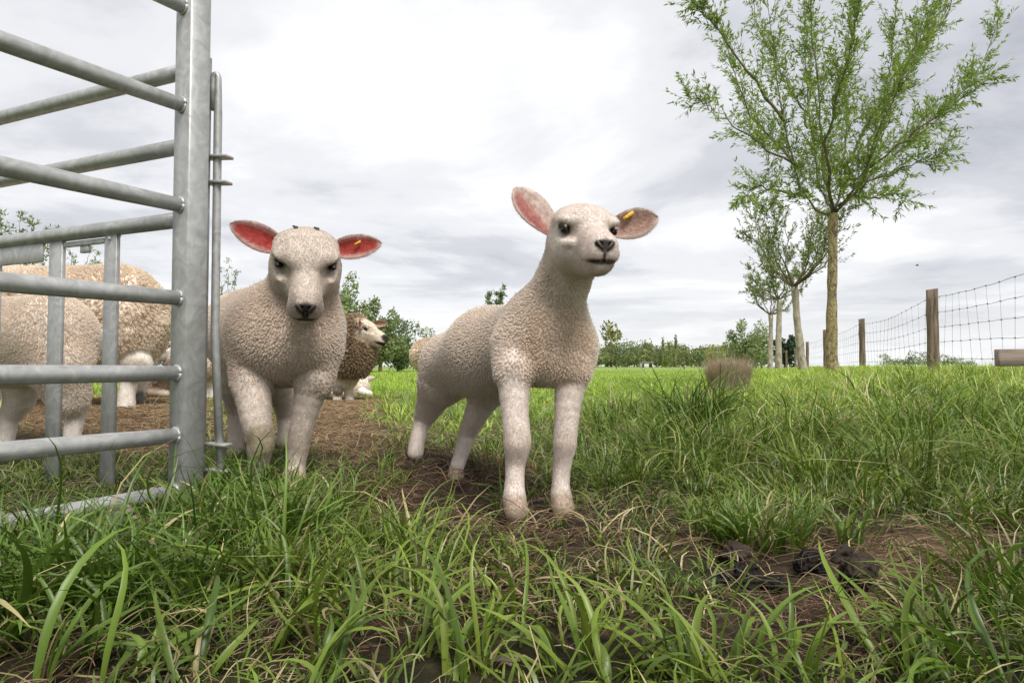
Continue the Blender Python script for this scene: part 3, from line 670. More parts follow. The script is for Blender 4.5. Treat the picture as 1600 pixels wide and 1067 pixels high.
def ewe_far():      # 6.2 m, profile to the right
    P = Prims(); D = 6.2
    P.cone(H(545, 558, D), H(470, 560, D + .5), .185, .22, .1).ell(H(553, 552, D - .02), (.15, .16, .20), k=.08)
    P.cone(H(554, 545, D), H(554, 515, D - .02), .155, .115, .08)
    hd = head_prims(P, H(562, 513, D - .02), (0.93, -.30, -.24), (.2, .1, 1), s=1.72, ml=.92)
    P.chain([(H(531, 590, D), .075), (H(528, 608, D - .03), .045), (H(527, 618, D), .038), (H(527, 631, D - .02), .04)], .04)
    P.chain([(H(549, 590, D), .07), (H(544, 606, D + .05), .045), (H(545, 618, D + .05), .036), (H(547, 629, D + .03), .04)], .04)
    P.chain([(H(470, 590, D + .6), .1), (H(466, 610, D + .6), .05), (H(466, 626, D + .6), .04)], .04)
    g = hd['g']; dk = (.02, .015, .014)
    pig = [(g(0, .178, -.018), (.07, .055, .045), dk, .97, .7), (g(0, .165, -.050), (.08, .09, .020), dk, .97, .75)] + [(g(x * .05, .066, .004), (.03, .035, .014), dk, .8, .4) for x in (-1, 1)]
    pig += [(H(528, 610, D - .05), .07, (.12, .07, .03), .6), (H(556, 560, D - .15), .34, (.36, .27, .18), .6)]
    ears = [dict(base=H(584, 506, D + .10), tip=H(606, 505, D + .08), open_n=(-.3, -.9, -.2), width=.075, pink=(.42, .22, .15), cream=(.62, .5, .4), pinkw=.8),
            dict(base=H(566, 501, D - .13), tip=H(561, 512, D - .24), open_n=(.75, -.5, .1), width=.07, pink=(.16, .07, .05), cream=(.45, .33, .25), pinkw=1.0)]
    make_sheep('ewe', 'dirty brown woolled ewe with pale face in profile calling to the right', 'ewe', None, P, hd, .010, pig, wool=(.52, .41, .29), hairc=(.76, .68, .57), nwool=45000, nhair=12000,
               curl=.028, wlen=.030, wr=.0016, hr=.0009, hlen=.012, ears=ears, eye_r=.018, origin=(H(530, 630, D)[0], D, 0), dirt=.5, wool_noise=.01, features=False)

def ewe_gate():     # big fluffy ewe behind the gate
    P = Prims(); D = 4.0
    P.cone(H(165, 502, D), H(-20, 505, D + .15), .30, .32, .1).ell(H(195, 500, D - .02), (.205, .24, .27), k=.1)
    P.cone(H(-60, 490, D + .1), H(-150, 540, D + .1), .2, .12, .1)
    hd = head_prims(P, H(-175, 560, D + .1), (-.75, -.1, -.65), (-.5, 0, .8), s=1.5)
    P.chain([(H(212, 570, D - .1), .09), (H(203, 592, D - .08), .05), (H(198, 615, D - .1), .042), (H(197, 637, D - .1), .05)], .05)
    P.chain([(H(222, 570, D + .12), .085), (H(221, 592, D + .12), .045), (H(216, 615, D + .12), .036), (H(217, 636, D + .1), .045)], .05)
    P.chain([(H(20, 575, D + .1), .09), (H(15, 605, D + .1), .045), (H(15, 638, D + .1), .045)], .05)
    P.chain([(H(-25, 575, D + .3), .09), (H(-28, 605, D + .3), .045), (H(-28, 634, D + .3), .045)], .05)
    pig = [(H(219, 625, D + .08), .07, (.03, .025, .02), .8), (H(210, 580, D - .15), .1, (.18, .12, .07), .6), (H(90, 600, D - .2), .28, (.34, .23, .14), .6), (H(60, 418, D), .35, (.86, .77, .66), .7)]
    make_sheep('ewe', 'large shaggy tan ewe standing behind the gate bars with her rump to the right', 'ewe', None, P, hd, .011, pig, wool=(.86, .76, .64), hairc=(.76, .69, .61), nwool=70000, nhair=8000,
               curl=.026, wlen=.020, wr=.0015, hr=.0009, hlen=.010, origin=(H(100, 636, D)[0], D, .08), dirt=.35, dirtc=(.48, .38, .28), wool_noise=.016, features=False,
               ears=[dict(base=H(-190, 545, D - .02), tip=H(-205, 540, D - .15), open_n=(-.5, -.5, .3), width=.07)])

def lamb_gate():    # clean lamb, rump to the right, at the left edge
    P = Prims(); D = 2.45
    P.cone(H(70, 533, D), H(-75, 535, D + .05), .150, .155, .06).ell(H(85, 530, D), (.12, .14, .145), k=.06)
    P.cone(H(-90, 520, D), H(-160, 470, D), .11, .08, .06)
    hd = head_prims(P, H(-185, 455, D), (-.95, -.1, -.2), (-.1, 0, 1), s=1.2)
    P.cone(H(95, 575, D - .06), H(108, 625, D - .05), .095, .055, .05)
    P.chain([(H(108, 622, D - .05), .055), (H(117, 648, D - .03), .033), (H(113, 680, D - .05), .026), (H(111, 702, D - .05), .03)], .03)
    P.chain([(H(40, 575, D + .08), .085), (H(30, 625, D + .1), .05), (H(14, 655, D + .1), .032), (H(8, 690, D + .08), .027), (H(5, 704, D + .08), .03)], .03)
    P.chain([(H(-85, 590, D - .05), .06), (H(-88, 650, D - .05), .034), (H(-90, 704, D - .05), .03)], .03)
    P.chain([(H(-60, 590, D + .1), .06), (H(-60, 650, D + .1), .034), (H(-62, 700, D + .1), .03)], .03)
    make_sheep('lamb', 'clean pale lamb cut off by the left edge showing its round rump through the gate', 'lamb', None, P, hd, .0075, [], wool=(.90, .81, .72), hairc=(.84, .76, .69), nwool=70000, nhair=25000, lump=.6,
               curl=.0115, wlen=.008, wr=.0007, hr=.0004, origin=(H(60, 704, D)[0], D, .03), dirt=.05, features=False,
               ears=[dict(base=H(-175, 440, D - .07), tip=H(-165, 430, D - .17), open_n=(-.5, -.5, .3), width=.06)])

def sheep_small():
    # face peeping out beside the gate post
    P = Prims(); D = 5.0
    P.cone(H(292, 568, D), H(325, 568, D), .13, .13, .05).cone(H(285, 560, D), H(277, 545, D), .09, .07, .05)
    hd = head_prims(P, H(273, 538, D - .02), (-.55, -.8, -.25), (0, 0, 1), s=1.25)
    for x in (290, 300, 322, 332): P.chain([(H(x, 585, D), .05), (H(x, 605, D), .028), (H(x, 640, D), .028)], .03)
    make_sheep('lamb', 'pale lamb standing behind the gate post with half its face showing', 'lamb', None, P, hd, .009, [], wool=(.70, .6, .5), hairc=(.76, .70, .64), nwool=10000, nhair=6000, curl=.02, wlen=.012, wr=.001, hr=.0007,
               origin=(H(305, 640, D)[0], D, 0), eye_r=.014, features=False, ears=[dict(base=H(283, 522, D), tip=H(302, 516, D), open_n=(-.2, -.9, -.1), width=.06)])
    # curled lamb between the ewe's legs and the post
    P = Prims(); D = 5.1
    P.cone(H(238, 606, D), H(275, 604, D), .075, .09, .04); P.cone(H(275, 600, D), H(290, 592, D), .07, .055, .04)
    hd = head_prims(P, H(296, 588, D), (.8, -.5, -.2), (0, 0, 1), s=1.0)
    P.chain([(H(238, 612, D - .06), .035), (H(262, 616, D - .1), .022)], .03)
    make_sheep('lamb', 'small tan lamb lying curled on the ground left of the gate post', 'lamb', None, P, hd, .008, [], wool=(.62, .48, .36), hairc=(.66, .55, .44), nwool=9000, nhair=3000, curl=.02, wlen=.012, wr=.001, hr=.0007, origin=(H(260, 618, D)[0], D, 0), features=False, dirt=.3)
    # lying lambs by the ewe
    P = Prims(); D = 7.3
    P.cone(H(561, 606, D), H(530, 607, D), .105, .11, .05); P.cone(H(562, 602, D), H(565, 595, D), .075, .06, .04)
    hd = head_prims(P, H(566, 593, D), (.05, .80, -.25), (0, .3, 1), s=1.15)
    P.chain([(H(536, 612, D - .12), .05), (H(512, 613, D - .2), .032), (H(506, 616, D - .25), .028)], .03)
    P.chain([(H(566, 612, D - .1), .04), (H(578, 615, D - .12), .03)], .03)
    make_sheep('lamb', 'little white lamb lying behind the ewe with both ears out sideways', 'lamb', None, P, hd, .008, [], wool=(.90, .83, .76), hairc=(.90, .84, .78), nwool=12000, nhair=4000, curl=.02, wlen=.012, wr=.001, hr=.0007, origin=(H(550, 628, D)[0], D, 0), features=False, dirt=.1,
               ears=[dict(base=H(561, 593, D), tip=H(547, 586, D - .05), open_n=(.1, .9, 0), width=.065, pink=(.7, .6, .52), cream=(.78, .69, .61)), dict(base=H(571, 593, D), tip=H(586, 590, D - .05), open_n=(-.1, .9, 0), width=.065, pink=(.7, .6, .52), cream=(.78, .69, .61))])
    P = Prims(); D = 7.3
    P.cone(H(520, 604, D), H(500, 610, D), .10, .09, .05); P.cone(H(500, 606, D), H(485, 600, D), .06, .05, .04)
    hd = head_prims(P, H(482, 598, D), (-.8, -.3, -.2), (0, 0, 1), s=1.0)
    P.chain([(H(515, 612, D - .1), .04), (H(500, 619, D - .15), .025)], .03)
    make_sheep('lamb', 'white lamb lying half hidden behind the front leg of the stocky lamb', 'lamb', None, P, hd, .008, [], wool=(.74, .64, .54), hairc=(.78, .70, .62), nwool=8000, nhair=2500, curl=.02, wlen=.012, wr=.001, hr=.0007, origin=(H(510, 618, D)[0], D, 0), features=False, dirt=.15)
    # grazing sheep, round rump
    P = Prims(); D = 12.5
    P.cone(H(668, 556, D), H(715, 556, D + .2), .29, .31, .12); P.cone(H(725, 560, D + .2), H(745, 585, D + .2), .17, .11, .1)
    hd = head_prims(P, H(748, 590, D + .2), (.3, -.2, -.9), (.9, 0, .3), s=1.4)
    for x in (662, 672, 715, 722): P.chain([(H(x, 572, D), .08), (H(x, 588, D), .045), (H(x, 601, D), .045)], .05)
    make_sheep('sheep', 'cream sheep grazing far out in the field, only its round rump in view', 'sheep', None, P, hd, .018, [], wool=(.84, .73, .60), hairc=(.76, .67, .57), nwool=20000, nhair=2000, curl=.05, wlen=.03, wr=.003, hr=.002, origin=(H(690, 600, D)[0], D, 0), features=False, dirt=.3, wool_noise=.012)

# ------------------------------------------------------------------ steel hurdles
def hurdles():
    h = nrm(np.array([-.185, -.31, 0])); perp = np.array([-h[1], h[0], 0]); 
    p0 = H(293.5, 572, 1.585); base = np.array([p0[0], p0[1], 0])
    R = thing('sheep_hurdle', 'galvanised steel hurdle whose round rails run towards the camera at the left', 'gate', None, tuple(base))
    side = np.array([h[1] * -1, h[0], 0]); side = nrm(side); up = np.array([0, 0, 1.0])
    zt = H(300, -4, 1.585)[2]; zb = -.02
    mb = MB(); mb.add(*bevel_box(base + up * (zt + zb) / 2, np.stack([h, side, up]), (.027, .030, (zt - zb) / 2), .004)); mb.build('post', M_galv, R, smooth=False)
    LEN = 1.75
    e2 = base + h * LEN; mb = MB(); mb.add(*bevel_box(e2 + up * (zt + zb) / 2, np.stack([h, side, up]), (.027, .026, (zt - zb) / 2), .004)); mb.build('post', M_galv, R, smooth=False)
    c0 = base + h * .024; Yr = c0[1]
    for py in (12, 165, 321, 466, 583, 680, 768):
        z = H(285, py, Yr)[2]; a = np.array([c0[0], c0[1], z]); n = 12
        t = np.linspace(0, 1, n); P = a + h * ((LEN - .05) * t)[:, None]
        if py == 768: P[:, 2] += -.012 * np.sin(np.pi * t)
        r = MB(); r.tube(P, [.0165, .0185] + [.019] * (n - 4) + [.0185, .0165], 14); ro = r.build('rail', M_galv, R)
        # weld bead round the flattened end
        a_ = np.linspace(0, 2 * np.pi, 15)[:-1]; ring = a + h * .0045 + np.cos(a_)[:, None] * side * .0165 + np.sin(a_)[:, None] * up * .0165
        ring = np.vstack([ring, ring[0]]); jit = .0022 + .0026 * rng.random(15)
        MB().tube(ring, jit, 6).build('weld', M_weld, ro)
    # second hurdle: leaves to the left and away
    g = nrm(np.array([-.61, .28, 0])); gs = np.array([-g[1], g[0], 0]); b2 = base + np.array([-.017, .066, 0])
    R2 = thing('sheep_hurdle', 'galvanised steel creep hurdle with upright flat bars standing behind the first', 'gate', None, tuple(b2))
    zt2 = H(322, 88, b2[1])[2]
    mb = MB(); mb.add(*bevel_box(b2 + up * (zt2 + zb) / 2, np.stack([g, gs, up]), (.024, .022, (zt2 - zb) / 2), .004)); mb.build('post', M_galv, R2, smooth=False)
    L2 = 1.75; e2 = b2 + g * L2
    mb = MB(); mb.add(*bevel_box(e2 + up * (zt2 + zb) / 2, np.stack([g, gs, up]), (.024, .022, (zt2 - zb) / 2), .004)); mb.build('post', M_galv, R2, smooth=False)
    def onrail(px):   # distance along the hurdle for a pixel column
        k = (px - 800) / FPX; return (k * b2[1] - b2[0]) / (g[0] - k * g[1])
    s268 = onrail(268)
    zr = []
    for py in (115, 231, 345):
        p = b2 + g * s268; z = H(268, py, p[1])[2]; zr.append(z)
        MB().tube(b2 + up * z + g * np.linspace(.02, L2 - .02, 8)[:, None], .0195, 14).build('rail', M_galv, R2)
    z3 = zr[2]
    for px, wd, zz_ in ((172, .024, .0), (86, .0285, .0), (-12, .028, .0)):
        s = onrail(px); c = b2 + g * s; top = z3 - .012
        mb = MB(); mb.add(*bevel_box(c + up * (top + zz_) / 2 , np.stack([g, gs, up]), (wd, .006, (top - zz_) / 2), .0015)); mb.build('upright_bar', M_galv, R2, smooth=False)
    # half-round cup at the head of the first upright, keeper plate and side panel
    s = onrail(172); c = b2 + g * s + up * (z3 - .018)
    MB().tube([c - gs * .02 + up * .004, c - gs * .012 - up * .010, c + gs * .002 - up * .014, c + gs * .012 - up * .008], .0045, 8).build('cup', M_weld, R2)
    s1, s2 = onrail(86), onrail(172); c = b2 + g * (s1 + s2) / 2 + up * (z3 - .030)
    mb = MB(); mb.add(*bevel_box(c, np.stack([g, gs, up]), ((s1 - s2) / 2 - .03, .004, .007), .001)); mb.build('flat_strip', M_galv, R2, smooth=False)
    c = b2 + g * onrail(128) + up * (z3 - .046) - gs * .004
    mb = MB(); mb.add(*bevel_box(c, np.stack([g, gs, up]), (.017, .005, .010), .001)); mb.build('keeper', M_galv, R2, smooth=False)
    sA, sB = onrail(66), onrail(-190); c = b2 + g * (sA + sB) / 2 + up * (z3 - .044) + gs * .004
    mb = MB(); mb.add(*bevel_box(c, np.stack([g, gs, up]), ((sB - sA) / 2, .003, .026), .001)); mb.build('panel', M_galv, R2, smooth=False)
    # drop pin through two pairs of eye plates
    Yp = b2[1] - .005; top = H(341, 117, Yp); xr = top[0]; bot = H(346, 768, Yp)
    R3 = thing('drop_pin', 'slim steel rod with hooked top pinning the two hurdles together', 'pin', None, (xr, Yp, 0))
    hook = [np.array([xr - .0115, Yp, top[2] - .088]), np.array([xr - .0125, Yp, top[2] - .03])]
    for a in np.linspace(np.pi, 0, 9): hook.append(np.array([xr - .006 + .0065 * np.cos(a), Yp, top[2] - .010 + .010 * np.sin(a)]))
    hook += [np.array([xr + .001, Yp, top[2] - .1]), np.array([xr + .002, Yp, .4]), np.array([bot[0], Yp, bot[2]])]
    MB().tube(np.array(hook), [.0075] * 11 + [.0098] * 3, 12).build('rod', M_galv, R3)
    for py, w_, dz in ((246, .033, 0), (286, .030, 0), (694, .030, 0), (735, .031, 0)):
        c = H(340, py, Yp); c[0] += .001
        mb = MB(); ax = np.stack([nrm(np.array([1, -.25, -.04])), nrm(np.array([.25, 1, 0])), np.array([0, 0, 1.0])])
        mb.add(*bevel_box(c, ax, (w_, .016, .0035), .0012)); mb.build('eye_plate', M_galv, R, smooth=False)

# ------------------------------------------------------------------ wire fence, posts, board
FX = lambda Y: 0.343 * Y + 2.36
def post(px, top, bot, Y, w, label, X=None, lean=0.0):
    b = H(px, bot, Y); t = H(px, top, Y); b = b.copy(); zg = b[2] - .25
    R = thing('fence_post', label, 'fence post', 'posts of the wire fence', (b[0], Y, b[2]))
    n = 10; P = np.array([[b[0] + lean * k, Y, zg + (t[2] - zg) * k] for k in np.linspace(0, 1, n)]); m = 14
    V, Q, T = tube(P, w / 2 * (1 + .05 * rng.standard_normal(n)), m)
    V[:n * m] += .045 * w * vnoise(V[:n * m], 9)[:, None] * nrm(V[:n * m] - np.repeat(P, m, 0))
    # bevelled, slightly sloping head
    V[(n - 1) * m:n * m, 2] += .12 * (V[(n - 1) * m:n * m, 0] - b[0]); MB().add(V, Q, T).build('stake', M_wood, R)
    k = -1
    for zz_ in (.3, .75):
        c = np.array([b[0] - w / 2 - .002, Y - .02, b[2] + zz_]); MB().tube([c + [.006, 0, .012], c + [-.006, 0, .006], c + [-.006, 0, -.006], c + [.006, 0, -.012]], .0025, 6).build('staple', M_wire, R)
def fence():
    post(1459, 452, 590, 8.6, .13, 'thick brown wooden fence post nearest the right edge')
    post(1348, 498, 585, 13.8, .115, 'grey brown fence post between the big trunk and the thick post')
    post(1290, 515, 583, 19.5, .11, 'fence post peeping out left of the nearest tree trunk')
    post(1262, 534, 581, 26.0, .11, 'thin reddish fence post left of the nearest tree trunk')
    post(1243, 545, 579, 32.5, .11, 'small far fence post behind the second tree trunk')
    for k, (px, Y, wd) in enumerate(((1229, 39, 'first'), (1220, 46, 'second'), (1212, 53, 'last'))):
        post(px, 548 + 3 * k, 579, Y, .11, wd + ' of the three tiny fence posts farthest along the fence')
    # a post outside the frame to the right carries the near end
    Xn, Yn = FX(3.3), 3.3
    R = thing('fence_post', 'near fence post just outside the right edge', 'fence post', 'posts of the wire fence', (Xn, Yn, Z0(Xn, Yn)))
    MB().tube(np.array([[Xn, Yn, z] for z in np.linspace(-.2, 1.25, 8)]), .06, 12).build('stake', M_wood, R)
    # netting
    posts = [3.3, 8.6, 13.8, 19.5, 26, 32.5, 39, 46, 53]
    def top(Y):
        i = np.clip(np.searchsorted(posts, Y) - 1, 0, len(posts) - 2); t = (Y - posts[i]) / (posts[i + 1] - posts[i])
        base_ = H(800, 573, 8.6)[2] + np.interp(Y, [3.3, 8.6, 13.8, 26, 53], [.86, .86, .86, .86, .82])
        return base_ - .09 * math.sin(math.pi * t) * (1 if Y < 14 else .6)
    def lev(Y, k): return Z0f(Y) + (top(Y) - Z0f(Y)) * k
    def Z0f(Y): return Z0(FX(Y), Y) + .03
    R = thing('wire_netting', 'sagging square mesh stock wire strung between the wooden posts', 'wire fence', None, (FX(8.6), 8.6, .2))
    ys = np.linspace(3.3, 53, 260); lv = [0.0, .2, .42, .61, .80, 1.0]
    off = -.055
    for k in lv:
        MB().tube(np.array([[FX(y) + off, y, lev(y, k) + .004 * math.sin(9 * y + 5 * k)] for y in ys]), .0021 if k < 1 else .0026, 4).build('line_wire', M_wire, R)
    y = 3.45; i = 0
    while y < 32:
        sl_ = .05 * math.sin(y * 2.1)
        pts = np.array([[FX(y) + off, y + sl_ * (k - .5) * 2, lev(y, k)] for k in lv])
        so_ = MB().tube(pts, .0016, 4).build('stay_wire', M_wire, R)
        if y < 15:
            mb = MB()
            for q in pts[1:]: mb.tube([q - [0, .012, .004], q, q + [0, .012, .004]], [.003, .0075, .003], 5)
            mb.build('knots', M_wire, so_)['kind'] = 'stuff'
        y += .285 + .02 * random.random() if y < 16 else .6; i += 1
    # board whose end shows at the right edge, with the stake that holds it
    a = H(1557, 559, 4.0); R = thing('wooden_board', 'weathered plank end sticking in at the right edge above the grass', 'plank', None, (a[0], 4.0, a[2]))
    Lb = 1.7; mb = MB(); ax = np.stack([nrm(np.array([1, .06, .012])), nrm(np.array([-.06, 1, 0])), np.array([0, 0, 1.0])])
    mb.add(*bevel_box(a + ax[0] * Lb / 2, ax, (Lb / 2, .022, .050), .005)); mb.build('plank', M_rail, R, smooth=False)
    pp = a + ax[0] * 1.1 + np.array([0, .075, 0])
    MB().tube(np.array([[pp[0], pp[1], z] for z in np.linspace(-.2, a[2] + .2, 6)]), .05, 12).build('stake', M_wood, R)

# ------------------------------------------------------------------ trees
def leaf_quads(C_, D, N_, L, Wd):
    """diamond leaves: base C_, direction D, normal N_, length L, width Wd"""
    S = nrm(np.cross(D, N_)); mid = C_ + D * (L * .45)[:, None]
    V = np.stack([C_, mid + S * (Wd * .5)[:, None], C_ + D * L[:, None] - N_ * (L * .12)[:, None], mid - S * (Wd * .5)[:, None]], 1).reshape(-1, 3)
    n = len(C_); Q = np.arange(4 * n).reshape(n, 4); return V, Q
def rand_dir(n): return nrm(rng.standard_normal((n, 3)))
def bez(P, n=14):
    P = np.array(P, float); t = np.linspace(0, len(P) - 1, n); out_ = []
    for tt in t:
        i = min(int(tt), len(P) - 2); f = tt - i
        p0, p1, p2, p3 = P[max(i - 1, 0)], P[i], P[i + 1], P[min(i + 2, len(P) - 1)]
        out_.append(.5 * ((2 * p1) + (-p0 + p2) * f + (2 * p0 - 5 * p1 + 4 * p2 - p3) * f * f + (-p0 + 3 * p1 - 3 * p2 + p3) * f ** 3))
    return np.array(out_)
def willow(name, label, group, base, fork, tr, limbs, leafL, leafW, cols, twigs=26, lpt=16, seed=0, twl=.6, lr=.035, start=.22, loc=None):
    R = thing(name, label, 'tree', group, tuple(base)); rs = np.random.default_rng(seed)
    n = 22; t = np.linspace(0, 1, n); P = base + (fork - base) * t[:, None]; P[:, 0] += .02 * np.sin(5 * t + seed) * tr * 6; P[0, 2] -= .15
    rad = tr * (1.28 - .42 * t + .35 * np.exp(-t * 14)); rad[-3:] *= 1.12
    V, Q, T = tube(P, rad, 16); k = n * 16; V[:k] += (.14 * tr * vnoise(V[:k], 5, seed) + .10 * tr * vnoise(V[:k], 13, seed))[:, None] * nrm(V[:k] - np.repeat(P, 16, 0))
    MB().add(V, Q, T).build('trunk', M_bark if 'yellow mossy' in label else M_pale, R)
    Cs, Ds, Ls = [], [], []
    tw = MB()
    for li, pts in enumerate(limbs):
        B = bez(pts, 18); m = len(B); r0 = lr * (0.8 + .4 * rs.random())
        B[1:-1] += .02 * rs.standard_normal((m - 2, 3))
        MB().tube(B, r0 * np.linspace(1, .35, m) ** 1.8, 8).build('limb', M_twig, R)
        Lb = np.linalg.norm(np.diff(B, axis=0), axis=1).sum()
        for k in range(int(twigs * Lb / 2.5)):
            s = start + (1 - start) * rs.random(); i = min(int(s * (m - 1)), m - 2); p = B[i] + (B[i + 1] - B[i]) * (s * (m - 1) - i); d0 = nrm(B[i + 1] - B[i])
            d = nrm(d0 * .55 + .8 * nrm(rs.standard_normal(3)) + np.array([0, 0, .25])); l = twl * (.45 + .9 * rs.random()) * (1.15 - .5 * s)
            q = [p, p + d * l * .5 + [0, 0, .02], p + (d * .85 + d0 * .25 + np.array([0, 0, .12])) * l]
            Bq = bez(q, 5); tw.tube(Bq, np.linspace(.0045, .0015, 5) * min(lr / .03, 1.2), 4, cap=False)
            c = rs.integers(int(lpt * .5), int(lpt * 1.6) + 1)
            ss = .12 + .88 * rs.random(c); ii = np.minimum((ss * 4).astype(int), 3); pp = Bq[ii] + (Bq[ii + 1] - Bq[ii]) * (ss * 4 - ii)[:, None]
            dd = nrm(nrm(Bq[-1] - Bq[0]) * .75 + .62 * nrm(rs.standard_normal((c, 3))) + [0, 0, -.12])
            Cs.append(pp); Ds.append(dd); Ls.append(np.full(c, rs.random()))
        c = 14; Cs.append(B[-1] + .05 * rs.standard_normal((c, 3))); Ds.append(nrm(nrm(B[-1] - B[-2]) + .6 * rs.standard_normal((c, 3)))); Ls.append(np.full(c, rs.random()))
    if tw.n: tw.build('twigs', M_twig, R)['kind'] = 'stuff'
    Cc, Dd, Tt = np.vstack(Cs), np.vstack(Ds), np.concatenate(Ls); N = len(Cc)
    L = leafL * (.55 + .8 * rs.random(N)); V, Q = leaf_quads(Cc, Dd, nrm(rs.standard_normal((N, 3)) + [0, -.5, .3]), L, leafW * (.7 + .6 * rs.random(N)))
    ca, cb, cc = (np.array(c) for c in cols); mixv = np.clip(Tt * .7 + .5 * rs.random(N) - .1, 0, 1)[:, None]
    col = ca * (1 - mixv) + cb * mixv; yl = (rs.random(N) < .12)[:, None]; col = np.where(yl, cc, col)
    o = mesh_np('crown', V, Q, M_leaf, R, {'pigment': np.repeat(col, 4, 0)}, smooth=False); o['kind'] = 'stuff'
    return R
G1 = ((.16, .25, .04), (.30, .42, .08), (.42, .44, .13))
def trees():
    D = 10.5
    def L(*pp):    # limb from pixel path; each entry px,py,dY
        return [H(x, y, D + d) for x, y, d in pp]
    base = H(1300, 588, D); fork = H(1301, 334, D)
    lim = [L((1298, 336, 0), (1258, 312, -.2), (1243, 270, -.3), (1224, 180, -.4), (1206, 60, -.5), (1198, -60, -.6)),
           L((1300, 332, 0), (1283, 300, .2), (1272, 240, .3), (1262, 150, .5), (1258, 40, .6), (1250, -80, .7)),
           L((1302, 330, 0), (1292, 290, -.1), (1284, 200, -.2), (1274, 90, -.3), (1262, -20, -.4), (1255, -110, -.5)),
           L((1306, 332, 0), (1340, 300, .2), (1362, 240, .3), (1385, 150, .4), (1398, 40, .5), (1402, -80, .6)),
           L((1306, 332, 0), (1328, 302, -.3), (1356, 255, -.5), (1390, 165, -.7), (1428, 80, -.9), (1465, -40, -1.0)),
           L((1304, 330, 0), (1318, 270, .4), (1320, 180, .7), (1324, 80, 1.0), (1330, -60, 1.2)),
           L((1240, 255, -.3), (1200, 235, -.5), (1150, 200, -.7), (1110, 170, -.8), (1075, 150, -.9)),
           L((1225, 190, -.4), (1180, 130, -.6), (1140, 70, -.8), (1105, 25, -.9), (1085, 5, -1)),
           L((1345, 285, .2), (1400, 240, .5), (1450, 200, .7), (1490, 160, .9), (1530, 110, 1.0), (1562, 20, 1.1)),
           L((1360, 262, -.4), (1420, 215, -.8), (1470, 180, -1.0), (1520, 140, -1.2), (1548, 125, -1.3)),
           L((1262, 200, .4), (1230, 130, .7), (1190, 60, 1.0), (1170, -40, 1.2)),
           L((1388, 150, .4), (1430, 90, .6), (1470, 40, .8), (1500, -40, .9)),
           L((1310, 322, 0), (1360, 285, -.5), (1410, 262, -.8), (1450, 250, -1), (1478, 240, -1.1)),
           L((1325, 305, .2), (1360, 310, .4), (1395, 305, .5), (1420, 312, .6)),
           L((1262, 300, -.2), (1220, 300, -.4), (1185, 290, -.5), (1155, 312, -.6)),
           L((1300, 320, 0), (1292, 240, -.8), (1310, 150, -1.2), (1330, 60, -1.5), (1345, -30, -1.7)),
           L((1245, 260, -.3), (1215, 220, .2), (1180, 190, .6), (1150, 120, .9), (1135, 60, 1.1)),
           L((1320, 270, .4), (1360, 190, .9), (1410, 130, 1.2), (1440, 60, 1.4), (1470, 0, 1.5))]
    willow('willow_tree', 'tall pollard willow with yellow mossy trunk and airy crown beside the wire fence', 'row of willows along the fence', base, fork, .069, lim, .086, .020, G1, twigs=74, lpt=18, seed=3, twl=.47, lr=.024, start=.13)
    def auto(px, py_base, py_fork, top, wpx, D, seed, label, leaf=.09, tr=.07, nl=9, tw=20, lpt=13, cols=G1, lr=.025, depth=None, tfx=0, up=.5):
        rs = np.random.default_rng(seed); base = H(px, py_base, D); fork = H(px + tfx, py_fork, D); lim = []
        for k in range(nl):
            a = 2 * np.pi * k / nl + rs.random(); e = rs.random() ** up
            tp = H(px + tfx + wpx * .5 * math.cos(a) * (.45 + .55 * e), py_fork + (top - py_fork) * (.35 + .65 * rs.random() ** .6 if e < .8 else .2 + .6 * rs.random()), D); tp[1] += pr(wpx, D) * .5 * math.sin(a)
            m1 = fork + (tp - fork) * .3 + np.array([(tp - fork)[0] * .25, (tp - fork)[1] * .25, 0]); m2 = fork + (tp - fork) * .65 + np.array([(tp - fork)[0] * .1, 0, 0])
            lim.append([fork, m1, m2, tp])
        return willow('willow_tree' if 'willow' in label else 'broadleaf_tree', label, 'row of willows along the fence' if 'row' in label else None, base, fork, tr, lim, leaf, leaf * .26, cols, twigs=tw, lpt=lpt, seed=seed, twl=pr(wpx, D) * .16, lr=lr, start=.25)
    G2 = ((.13, .18, .05), (.22, .28, .08), (.30, .32, .11))
    G3 = ((.18, .22, .09), (.26, .31, .13), (.32, .34, .15))
    auto(1254, 581, 448, 298, 200, 17.4, 21, 'second willow in the row, pale trunk, crown behind the tall one', .10, .085, 14, 30, 17, G2, .024, tfx=-13)
    auto(1217, 579, 468, 385, 115, 27, 22, 'third willow in the row with slim pale trunk and small crown', .14, .10, 10, 26, 13, G2, .03)
    auto(1204, 578, 492, 420, 80, 36, 23, 'fourth slim willow in the row left of the third', .16, .11, 8, 20, 11, G3, .04)
    gl = ((.16, .22, .08), (.26, .33, .13), (.32, .34, .14)); gd = ((.10, .15, .065), (.19, .25, .10), (.26, .29, .12))
    auto(772, 578, 500, 449, 36, 34, 36, 'slender young tree with its tip showing above the standing lamb', .20, .06, 8, 26, 9, gd, .03)
    auto(30, 580, 460, 312, 130, 19, 37, 'pale breezy tree behind the gate at the far left', .13, .09, 12, 20, 11, G2, .03)
    auto(122, 580, 470, 385, 60, 24, 39, 'small thin tree with its top above the shaggy ewe', .12, .06, 9, 16, 8, gl, .025)
    auto(352, 580, 500, 402, 40, 26, 40, 'thin pale tree whose tip shows above the stocky lamb', .12, .05, 6, 14, 7, G3, .02)
